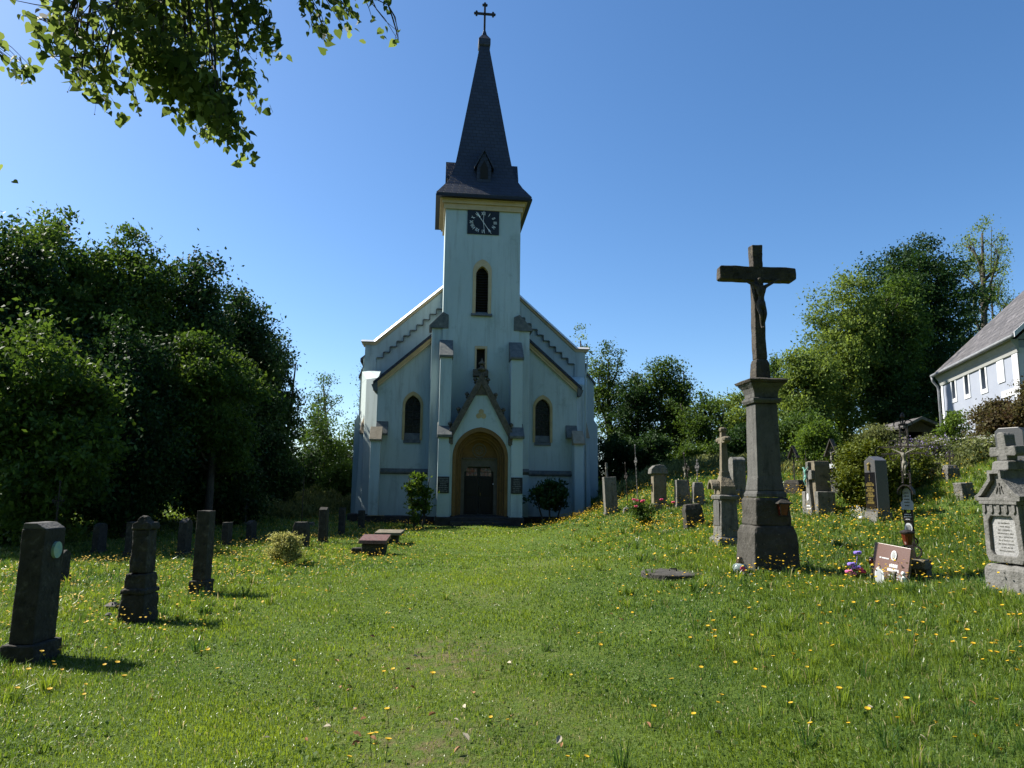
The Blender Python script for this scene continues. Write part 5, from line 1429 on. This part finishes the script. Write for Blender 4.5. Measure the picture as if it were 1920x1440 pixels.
# lantern hung on the crucifix
o = thing('grave_lantern', 'dark metal lantern bucket hanging at the foot of the iron crucifix', 'lantern', o.location + Vector((-.09, -.10, 72 * k)), R(-90))
MB().lathe([(.05, 0), (.085, .16), (.09, .165), (.092, .18), (.06, .19), (.03, .21)], 0, 0, 14).build('case', M['lampred'], o)
MB().lathe([(.088, .160), (.10, .165), (.10, .185), (.03, .215)], 0, 0, 14).build('lid', M['iron'], o)
# pink granite slab with grave goods
o, k = spot(1664, 1096, 1, 'reddish granite memorial slab leaning back with oval portrait', 'memorial_slab', 'gravestone', tilt=-9, yaw=22)
o.rotation_euler[1] = R(5)
W_, H_ = .60, .58
MB().box(-W_ / 2, W_ / 2, 0, .055, 0, H_).build('slab', M['granite_pink'], o, bevel=.004)
oval(MB(), .05, H_ - .14, .045, .07, -.014, 0).build('portrait_plate', M['white'], o)
oval(MB(), .05, H_ - .14, .031, .052, -.017, -.0142).build('portrait', M['photo'], o)
t_ = MB(); lines(t_, -.20, -.02, H_ - .19, 1, .04, -.003, .5, 6); lines(t_, -.04, .16, H_ - .26, 2, .06, -.003, .8, 7); lines(t_, -.02, .18, H_ - .38, 3, .035, -.003, .5, 8)
t_.build('inscription', M['white'], o)
MB().box(0, .09, -.02, 0, H_ - .40, H_ - .37).build('bracket', M['copper'], o)
base = o.location.copy()
def small(name, label, cat, px, py, up=0, rz=0):
    return thing(name, label, cat, on_ground(px, py) + Vector((0, 0, up)), rz)
o = small('photo_oval', 'upright white oval memorial plate leaning on the reddish slab', 'memorial plate', 1649, 1092, .0, R(-50))
o.location = base + Vector((-.20, -.20, .02)); o.scale = (.85, .85, .85)
oval(MB(), 0, .16, .075, .155, -.02, .0, 24).build('plate', M['white'], o, bevel=.004)
oval(MB(), -.01, .16, .045, .11, -.023, -.0202, 24).build('print', M['housetrim'], o)
MB().lathe([(.09, 0), (.10, .02), (.05, .05), (.02, .06)], 0, .02, 12).build('stand', M['stone_grey'], o, smooth=True)
o = small('vase', 'slim pale stone vase in front of the reddish slab', 'vase', 1661, 1100)
o.location = base + Vector((-.03, -.27, .03))
MB().lathe([(.04, 0), (.035, .02), (.022, .05), (.026, .15), (.036, .20), (.028, .20)], 0, 0, 12).build('vase', M['stone_grey'], o, smooth=True)
o = small('angel_figurine', 'tiny white seated angel figurine at the right foot of the reddish slab', 'figurine', 1679, 1100, 0, R(-30))
o.location = base + Vector((.10, -.27, .04))
me_ = MB(); me_.lathe([(.05, 0), (.055, .03), (.035, .08), (.022, .12), (.015, .135)], 0, 0, 10); me_.lathe([(.01, 0), (.026, .02), (.028, .04), (.012, .06)], -.008, -.01, 10, .13)
me_.build('body', M['umbel'] if False else M['white'], o, smooth=True)
for s in (-1, 1): MB().prism([(s * .01, .07), (s * .07, .16), (s * .06, .06)], .03, .04).build('wing', M['white'], o)
o = small('flower_bouquet', 'artificial bouquet of pink, violet and crimson cloth flowers', 'bouquet', 1618, 1083)
o.location = base + Vector((-.48, -.02, .06)); o.scale = (1.25, 1.25, 1.15)
for nm, mm, pts in [('pink_flower', 'petal_pink', [(-.06, .10), (-.02, .07)]), ('violet_flower', 'petal_violet', [(-.03, .19), (.03, .15), (.05, .33)]), ('crimson_flower', 'pink', [(.06, .13), (.09, .10)])]:
    for x_, z_ in pts:
        mb = MB()
        for q_ in range(9):
            t = q_ * 2.4; r_ = .008 + .0035 * q_
            mb.lathe([(.004, 0), (.022, .012), (.024, .028), (.008, .034)], x_ + math.cos(t) * r_, math.sin(t) * r_, 6, z_ + .006 * math.sin(q_))
        mb.tube([(x_ * .2, 0, 0), (x_, 0, z_)], .003, 4)
        mb.build(nm, M[mm], o)
C_ = rng.normal(size=(110, 3)) * np.array([.06, .05, .05]) + np.array([.03, .02, .08]); npmesh('foliage', leaf_quads(C_, .05), 4, M['leaf_dark'], o, rng.uniform(0, 1, 110))
o = small('grave_candle', 'red grave candle with dark cap left of the reddish slab', 'candle', 1644, 1082, .18)
o.location = base + Vector((-.24, -.06, .30))
MB().lathe([(.03, 0), (.038, .05), (.03, .08)], 0, 0, 12).build('glass', M['lampred'], o, smooth=True)
MB().lathe([(.034, .078), (.036, .09), (.015, .11)], 0, 0, 12).build('cap', M['iron'], o)
MB().tube([(0, 0, -.33), (0, 0, .0)], .008, 6).build('rod', M['iron'], o)
o = small('cone_wreath', 'dry brown cone wreath lying on a flat stone in front of the bouquet', 'wreath', 1616, 1100, .03)
mb = MB()
for q_ in range(70):
    t = q_ * .37; mb.lathe([(.003, -.012), (.016, 0), (.003, .014)], .10 * math.cos(t) + random.uniform(-.03, .03), .10 * math.sin(t) + random.uniform(-.03, .03), 5, .03 + random.uniform(-.01, .03))
mb.build('wreath', M['wreath'], o)
MB().loft([(-.06, -.17, .17, -.15, .15), (.012, -.16, .16, -.14, .14)]).build('stone', M['stone_grey'], o, bevel=.02, rough=.02)

# big monument at the right edge
o, k = spot(1922, 1118, 1, 'large carved sandstone monument with arched frieze, pediment and cross on rough block', 'grave_monument', 'gravestone', tilt=2, group=None, yaw=6)
o.scale = (.82, .82, .82)
MB().loft([(-.3, -.40, .40, -.30, .30), (.40, -.39, .39, -.29, .29), (.47, -.35, .35, -.25, .25)]).build('base', M['stone_pale'], o, bevel=.03, rough=.05, rs=.12)
outer = [(-.31, .50), (-.36, .60), (-.34, 1.34), (.34, 1.34), (.36, .60), (.31, .50)]
panel = [(-.21, .60), (-.26, .67), (-.245, 1.10), (-.19, 1.17), (.19, 1.17), (.245, 1.10), (.26, .67), (.21, .60)]
MB().holed(outer, [panel], -.24, -.17).build('front', M['stone_pale'], o, bevel=.012, rough=.008)
MB().prism(outer, -.168, .20).build('body', M['stone_pale'], o, bevel=.012, rough=.015)
MB().prism(panel, -.19, -.169).build('panel', M['housetrim_worn'], o)
t_ = MB(); lines(t_, -.16, .16, 1.08, 9, .05, -.193, .4, 12); t_.build('inscription', M['stone_pale'], o)
MB().box(-.36, .36, -.27, .22, 1.342, 1.39).build('cornice', M['stone_pale'], o, bevel=.008)
for i in range(5):
    xx = -.28 + i * .14
    MB().prism([(xx - .028, 1.21), (xx - .028, 1.33), (xx + .028, 1.33), (xx + .028, 1.24), (xx, 1.21)], -.262, -.241).build('dentil', M['stone_pale'], o, bevel=.005)
ped = [(-.42, 1.392), (-.44, 1.46), (-.36, 1.50), (-.13, 1.72), (-.13, 1.84), (.13, 1.84), (.13, 1.72), (.36, 1.50), (.44, 1.46), (.42, 1.392)]
MB().prism(ped, -.20, .22).build('pediment', M['stone_pale'], o, bevel=.012, rough=.015)
inner_ = [(-.34, 1.44), (-.36, 1.45), (-.30, 1.47), (-.08, 1.69), (-.08, 1.79), (.08, 1.79), (.08, 1.69), (.30, 1.47), (.36, 1.45), (.34, 1.44)]
MB().ring(ped, inner_, -.27, -.201).build('pediment_moulding', M['stone_pale'], o, bevel=.006)
cr_ = MB()
bar(cr_, (0, 1.50), (0, 1.66), .022, -.215, -.2005); bar(cr_, (-.05, 1.60), (.05, 1.60), .02, -.2145, -.2005); bar(cr_, (-.07, 1.50), (-.03, 1.60), .014, -.214, -.2005); bar(cr_, (.07, 1.50), (.03, 1.60), .014, -.214, -.2005)
cr_.build('relief', M['stone_ped'], o)
MB().loft([(1.842, -.16, .16, -.16, .16), (1.96, -.15, .15, -.14, .14), (1.98, -.12, .12, -.12, .12)]).build('neck', M['stone_pale'], o, bevel=.01, rough=.01)
MB().prism([(-.08, 1.98), (-.085, 2.05), (-.24, 2.04), (-.26, 2.08), (-.24, 2.19), (-.085, 2.18), (-.075, 2.36), (-.04, 2.40), (.04, 2.40), (.075, 2.36), (.085, 2.18), (.24, 2.19), (.26, 2.08), (.24, 2.04), (.085, 2.05), (.08, 1.98)], -.09, .09).build('cross', M['stone_pale'], o, bevel=.015, rough=.015)
# others on the upper right
o, k, h = stele(1902, 878, 76, .62, .25, 1, 'granite', 'dark grey headstone with white cross behind the large monument', 'clip', .15, .04, 0, 0, GR, yaw=30, rough=0)
x_ = MB().box(-.012, .012, -.13, -.125, h - .38, h - .14).box(-.06, .06, -.13, -.125, h - .25, h - .23)
x_.ring([(.05 * math.cos(t), h - .24 + .05 * math.sin(t)) for t in [i * math.pi / 8 for i in range(16)]], [(.04 * math.cos(t), h - .24 + .04 * math.sin(t)) for t in [i * math.pi / 8 for i in range(16)]], -.13, -.126)
x_.build('cross', M['white'], o)
t_ = MB(); lines(t_, -.2, .2, h - .46, 2, .08, -.127, .6, 21); t_.build('inscription', M['white'], o)
iron_cross(1784, 903, 56, 1, 'small dark iron cross on a short grey pillar on the upper slope', (.26, .3, .42), 'scroll', .15)
stele(1809, 933, 28, .32, .26, 1, 'stone_grey', 'broken low stump of a gravestone in the flowers', 'flat', .05, .02, 0, 5, GR, rough=.05)
o, k = spot(1746, 898, 1, 'low dark stone cross half hidden in the shade on the slope', 'stone_cross', 'grave cross', yaw=60)
MB().box(-.09, .09, -.07, .07, -.1, .62).box(-.24, .24, -.07, .07, .28, .44).build('cross', M['stone_dark'], o, bevel=.02, rough=.02)
MB().box(-.28, .28, -.16, .16, -.2, .06).build('foot', M['stone_dark'], o, bevel=.02, rough=.02)
# flat round stone cover in the lawn
p = on_ground(1262, 1078)
o = thing('stone_cover', 'flat round grey stone cover lying in the lawn before the stone cross', 'stone cover', p + Vector((0, 0, .015)))
MB().lathe([(.50, -.10), (.50, .02), (.47, .035), (.05, .045)], 0, 0, 28).build('cover', M['stone_base'], o, bevel=.008, rough=.012, sub=1)
MB().tube([(-.06, 0, .03), (-.05, 0, .075), (.05, 0, .075), (.06, 0, .03)], .012, 6).build('handle', M['iron'], o)

# ------------------------------------------------------------------ tall stone cross on its pedestal
PC = on_ground(1440, 1072); PC.z -= .03
cx0 = PC.x; 
big = thing('stone_cross', 'tall dark stone crucifix on a high tapered grey pedestal', 'cross monument', PC, R(5))
def zz(py, px=1432): return at(px, py, PC.y - .1).z - PC.z
k = PC.y / F_PX
def blk(name, m, secs, bevel=.015, rough=.02, rs=.15):
    return MB().loft([(z, -a_, a_, -a_, a_) for z, a_ in secs]).build(name, M[m], big, bevel=bevel, rough=rough, rs=rs)
blk('foot', 'stone_base', [(-.3, .375), (.0, .37), (zz(1000), .345), (zz(985), .305)], .03, .04)
blk('lower_block', 'stone_base', [(zz(985) + .002, .285), (zz(938), .275), (zz(933), .255)], .02, .03)
blk('base_moulding', 'stone_ped', [(zz(932), .245), (zz(926), .245), (zz(920), .22)], .008, .01)
blk('pillar', 'stone_ped', [(zz(920) + .002, .225), (zz(898), .205), (zz(893), .198), (zz(765), .185), (zz(758), .185)], .012, .012)
blk('neck_moulding', 'stone_ped', [(zz(757), .215), (zz(752), .235), (zz(748), .235), (zz(747), .20)], .008, .01)
blk('capital', 'stone_ped', [(zz(747) + .002, .195), (zz(738), .20), (zz(729), .225), (zz(722), .275), (zz(720), .285)], .01, .015)
blk('cap_slab', 'stone_cross', [(zz(720) + .002, .30), (zz(714), .325), (zz(710), .22)], .012, .03)
blk('cross_foot', 'stone_cross', [(zz(711), .125), (zz(680), .115), (zz(673), .095)], .012, .02)
MB().loft([(0, -.18, .10, -.16, -.02), (.025, -.14, .06, -.14, -.04)]).xf(Matrix.Translation((0, 0, zz(711)))).build('moss', M['moss'], big, rough=.03, rs=.05)
zt = zz(458); zb_ = zz(525); zb2 = zz(499)
c = MB()
c.loft([(zz(673) + .002, -.092, .092, -.09, .09), (zb_, -.082, .082, -.085, .085), (zt, -.088, .088, -.085, .085)])
c.build('cross_shaft', M['stone_cross'], big, bevel=.014, rough=.03, rs=.2, sub=4)
L_ = .655
MB().prism([(-L_, zb_ + .02), (-L_, zb2 - .02), (-L_ + .03, zb2), (L_ - .01, zb2), (L_, zb2 - .02), (L_, zb_ + .05), (L_ - .06, zb_), (-L_ + .03, zb_)], -.083, .083).build('cross_beam', M['stone_cross'], big, bevel=.014, rough=.03, rs=.2, sub=4)
small_corpus(big, (0, -.135, zz(532)), .78, M['stone_cross'])
# lantern on the pedestal
lp_ = big.matrix_basis @ Vector((.13, -.32, zz(965)))
o = thing('grave_lantern', 'black metal lantern with red glass mounted on the pedestal front', 'lantern', lp_, R(5))
MB().loft([(0, -.05, .05, -.05, .05), (.17, -.075, .075, -.075, .075)]).build('glass', M['lampred'], o)
fr_ = MB()
for sx in (-1, 1):
    for sy in (-1, 1): fr_.tube([(sx * .052, sy * .052, -.01), (sx * .078, sy * .078, .175)], .008, 4)
fr_.box(-.06, .06, -.06, .06, -.02, -.002)
fr_.build('frame', M['iron'], o)
MB().loft([(.176, -.115, .115, -.115, .115), (.19, -.11, .11, -.11, .11), (.255, -.02, .02, -.02, .02), (.275, -.015, .015, -.015, .015)]).build('roof', M['stone_dark'], o)
MB().box(-.02, .02, .05, .10, .02, .06).build('bracket', M['iron'], o)
o = small('glass_lantern', 'clear glass grave lantern with bronze cap at the pedestal foot', 'lantern', 1388, 1076)
MB().lathe([(.06, 0), (.10, .02), (.115, .07), (.10, .13), (.055, .155)], 0, 0, 16).build('glass', M['glassclear'], o, smooth=True)
MB().lathe([(.058, .15), (.062, .17), (.045, .20), (.05, .215), (.03, .245), (.008, .25)], 0, 0, 14).build('cap', M['copper'], o, smooth=True)
oval(MB(), .01, .08, .045, .04, -.118, -.108, 8).build('motif', M['pink'], o)
for k_, (px, py) in enumerate([(1401, 1078), (1396, 1080), (1409, 1081)]):
    o = small('pebble', ['pale pebble just right of the clear glass lantern', 'pale pebble lying in front of the clear glass lantern', 'yellowish pebble by the left corner of the pedestal foot'][k_], 'stone', px, py, .01)
    MB().lathe([(.01, -.02), (.032, 0), (.03, .02), (.01, .035)], 0, 0, 8).build('stone', M['umbel'] if False else M['stone_grey'], o, smooth=True)

# ------------------------------------------------------------------ white house on the slope
A = at(1764, 705, 30.0); B = at(1906, 632, 22.7)
d = Vector((B.x - A.x, B.y - A.y, 0)); L = d.length
ez = at(1764, 704, 30.0).z
ang = math.atan2(d.y, d.x)          # local +x runs along the long wall toward the camera; the wall faces local -y
house = thing('white_house', 'pale blue and white house with grey tiled roof on the right edge', 'house', (A.x, A.y, 0), ang)
g_ = 2.2
def hz(py, px=1764): return at(px, py, 30.0).z
wt = ez - .05
# wall with three windows, x measured from the far corner; positions from the photo by similar triangles
def hx(px, py=720):
    r = ray(px, py); nx_, ny_ = -math.sin(ang), math.cos(ang)
    k = (A.x * nx_ + A.y * ny_) / (r[0] * nx_ + r[1] * ny_)
    X, Y = r[0] * k, r[1] * k
    return (X - A.x) * math.cos(ang) + (Y - A.y) * math.sin(ang), EYE + r[2] * k
wins = []
for x0, x1, yt, yb in [(1786, 1793, 706, 746), (1810, 1818, 695, 738), (1841, 1850, 683, 728)]:
    u0, zt_ = hx(x0, yt); u1, zb_ = hx(x1, yb)
    wins.append((u0 - .12, u1 + .02, zb_, zt_))
DEP = 9.0
holes = [rect(a_, b_, c_, d_) for a_, b_, c_, d_ in wins]
MB().holed([(0, g_), (0, wt), (L, wt), (L, g_)], holes, 0, .35).build('wall', M['housewall'], house)
MB().box(L - .35, L, .352, DEP, g_ - .5, wt).build('wall', M['housewall'], house)
MB().box(0, .35, .352, DEP, g_ - .5, wt).build('wall', M['housewall'], house)
MB().box(.35, L - .35, DEP - .35, DEP, g_ - .5, wt).build('wall', M['housewall'], house)
for a_, b_, c_, d_ in wins:
    f = MB().ring(rect(a_ - .13, b_ + .13, c_ - .16, d_ + .16), rect(a_, b_, c_, d_), -.025, .0).build('window', M['housetrim'], house)
    MB().ring(rect(a_ + .001, b_ - .001, c_ + .001, d_ - .001), rect(a_ + .06, b_ - .06, c_ + .06, d_ - .06), .20, .26).build('frame', M['louvre'], f)
    MB().box(a_ + .06, b_ - .06, .24, .25, c_ + .06, d_ - .06).build('pane', M['glassdark'], f)
    mb = MB(); cxm = (a_ + b_) / 2
    mb.box(cxm - .02, cxm + .02, .19, .2, c_ + .06, d_ - .06)
    for q_ in range(1, 5): mb.box(a_ + .06, b_ - .06, .19, .199, c_ + (d_ - c_) * q_ / 5 - .012, c_ + (d_ - c_) * q_ / 5 + .012)
    mb.build('glazing_bars', M['soffit'], f)
u0, zt_ = hx(1868, 664); u1, zb_ = hx(1886, 715)
MB().box(u0, u1, -.03, -.001, zb_, zt_).build('blind_window', M['housetrim'], house)
MB().box(L - .42, L + .03, -.035, -.001, g_, wt - .25).build('corner_strip', M['housetrim'], house)
MB().box(L + .001, L + .03, -.035, .6, g_, wt - .25).build('corner_strip', M['housetrim'], house)
MB().box(-.02, .22, -.03, -.001, g_, wt - .25).build('corner_strip', M['housetrim'], house)
u_, zstr = hx(1890, 737)
MB().box(L - 1.5, L - .42, -.03, -.001, zstr - .12, zstr + .1).build('string_course', M['housetrim'], house)
MB().prismx([(-.002, wt - .42), (-.05, wt - .40), (-.10, wt - .2), (-.20, wt - .05), (-.22, wt + .02), (-.002, wt + .02)], -.05, L + .1).build('cornice', M['soffit'], house)
# roof
rh = 4.5; half = DEP / 2; ov = .26
MB().prismx([(-ov, wt + .02), (-ov, wt + .14), (half, wt + rh + .14), (DEP + ov, wt + .14), (DEP + ov, wt + .02), (half, wt + rh)], -.06, L + .55).build('roof', M['houseroof'], house)
MB().prismx([(-.02, wt + .03), (half, wt + rh - .12), (DEP, wt + .03)], 0.1, L - .02).build('gable', M['housewall'], house)
MB().tube([(-.10, -ov - .07, wt + .04), (L + .55, -ov - .07, wt + .03)], .065, 10).build('gutter', M['gutter'], house, smooth=True)
MB().tube([(-.06, -ov - .07, wt), (-.06, -ov - .05, wt - .18), (-.1, -.12, wt - .42), (-.1, -.1, wt - .6), (-.1, -.1, g_)], .05, 8).build('downpipe', M['gutter'], house, smooth=True)
MB().prismx([(-ov - .02, wt - .0), (-ov - .02, wt + .17), (half, wt + rh + .17), (half, wt + rh - .02)], L + .552, L + .60).build('bargeboard', M['housetrim'], house)

# ------------------------------------------------------------------ shed
SY = 34.0
a_ = at(1692, 800, SY); b_ = at(1776, 806, SY); pk = at(1722, 783, SY)
sg = gz(a_.x, SY)
shed = thing('wooden_shed', 'dark open wooden shed with shallow gable roof beside the house', 'shed', (pk.x, SY, sg), R(-4))
lx, rx_ = a_.x - pk.x, b_.x - pk.x
ze = b_.z - sg; zp = pk.z - sg; zl = a_.z - sg - .02
MB().box(rx_ - .1, rx_ - .25, .3, 4.0, -.2, ze - .1).build('wall', M['shedwood'], shed)
MB().box(lx + .25, lx + .35, .3, 4.0, -.2, ze - .1).build('wall', M['shedwood'], shed)
MB().box(lx + .35, rx_ - .25, 3.9, 4.0, -.2, ze - .1).build('wall', M['shedwood'], shed)
for x_ in (lx + .3, (lx + rx_) / 2, rx_ - .2): MB().box(x_ - .06, x_ + .06, .15, .28, -.2, ze - .1).build('post', M['shedwood'], shed)
MB().prism([(lx + .2, ze - .1), (lx * .4, zp - .35), (0, zp - .12), (rx_ * .4, zp - .42), (rx_ - .1, ze - .1)], .1, .16).build('gable', M['shedwood'], shed)
for x0, z0 in ((lx - .1, zl), (rx_ + .15, ze - .08)):
    MB().prism([(0, zp - .08), (0, zp), (x0, z0), (x0, z0 - .08)], -.3, 4.2).build('roof', M['houseroof'], shed)
    MB().prism([(0, zp - .10), (0, zp + .03), (x0 * 1.01, z0 + .03), (x0 * 1.01, z0 - .10)], -.36, -.302).build('bargeboard', M['stone_grey'], shed)
# long roof wing going down to the left
MB().add([(lx - .1, -.3, zl), (0, -.3, zp - .1), (0, 3.9, zp - .1), (lx - .1, 3.9, zl)], []) 

# ------------------------------------------------------------------ unseen lindens added behind the camera to block sky light on the facade
for i, (x_, y_, h_) in enumerate([(-24, -7, 22), (-14, -9, 25), (-4.5, -11, 24), (5, -11, 25), (14.5, -9, 24), (24, -6, 23)]):
    root = thing('linden_tree', ['linden of the avenue behind the photographer, farthest left', 'second linden of the avenue behind the photographer', 'third linden of the avenue behind the photographer', 'fourth linden of the avenue behind the photographer', 'fifth linden of the avenue behind the photographer', 'linden of the avenue behind the photographer, farthest right'][i], 'tree', (x_, y_, gz(x_, y_)), 0, 'avenue of lindens behind the photographer')
    d3 = rng.normal(size=(15000, 3)); d3 /= np.linalg.norm(d3, axis=1)[:, None]
    C_ = d3 * (rng.uniform(.2, 1, 15000) ** .4)[:, None] * np.array([5.8, 4.2, h_ * .48]) + np.array([0, 0, h_ * .51])
    npmesh('crown', leaf_quads(C_, .5), 4, M['leaf_dark'], root, rng.uniform(0, 1, 15000))
    tb_ = MB(); tb_.tube([(0, 0, -.3), (0, 0, 3), (.2, 0, h_ * .7)], [.4, .32, .1], 8)
    for q_ in range(6):
        an = q_ * 1.1; limb(tb_, (.05, 0, 2.5 + q_ * .9), (3.5 * math.cos(an), 3.5 * math.sin(an), h_ * .4 + q_ * 1.2), .14, .03)
    tb_.build('trunk', M['bark'], root, smooth=True)
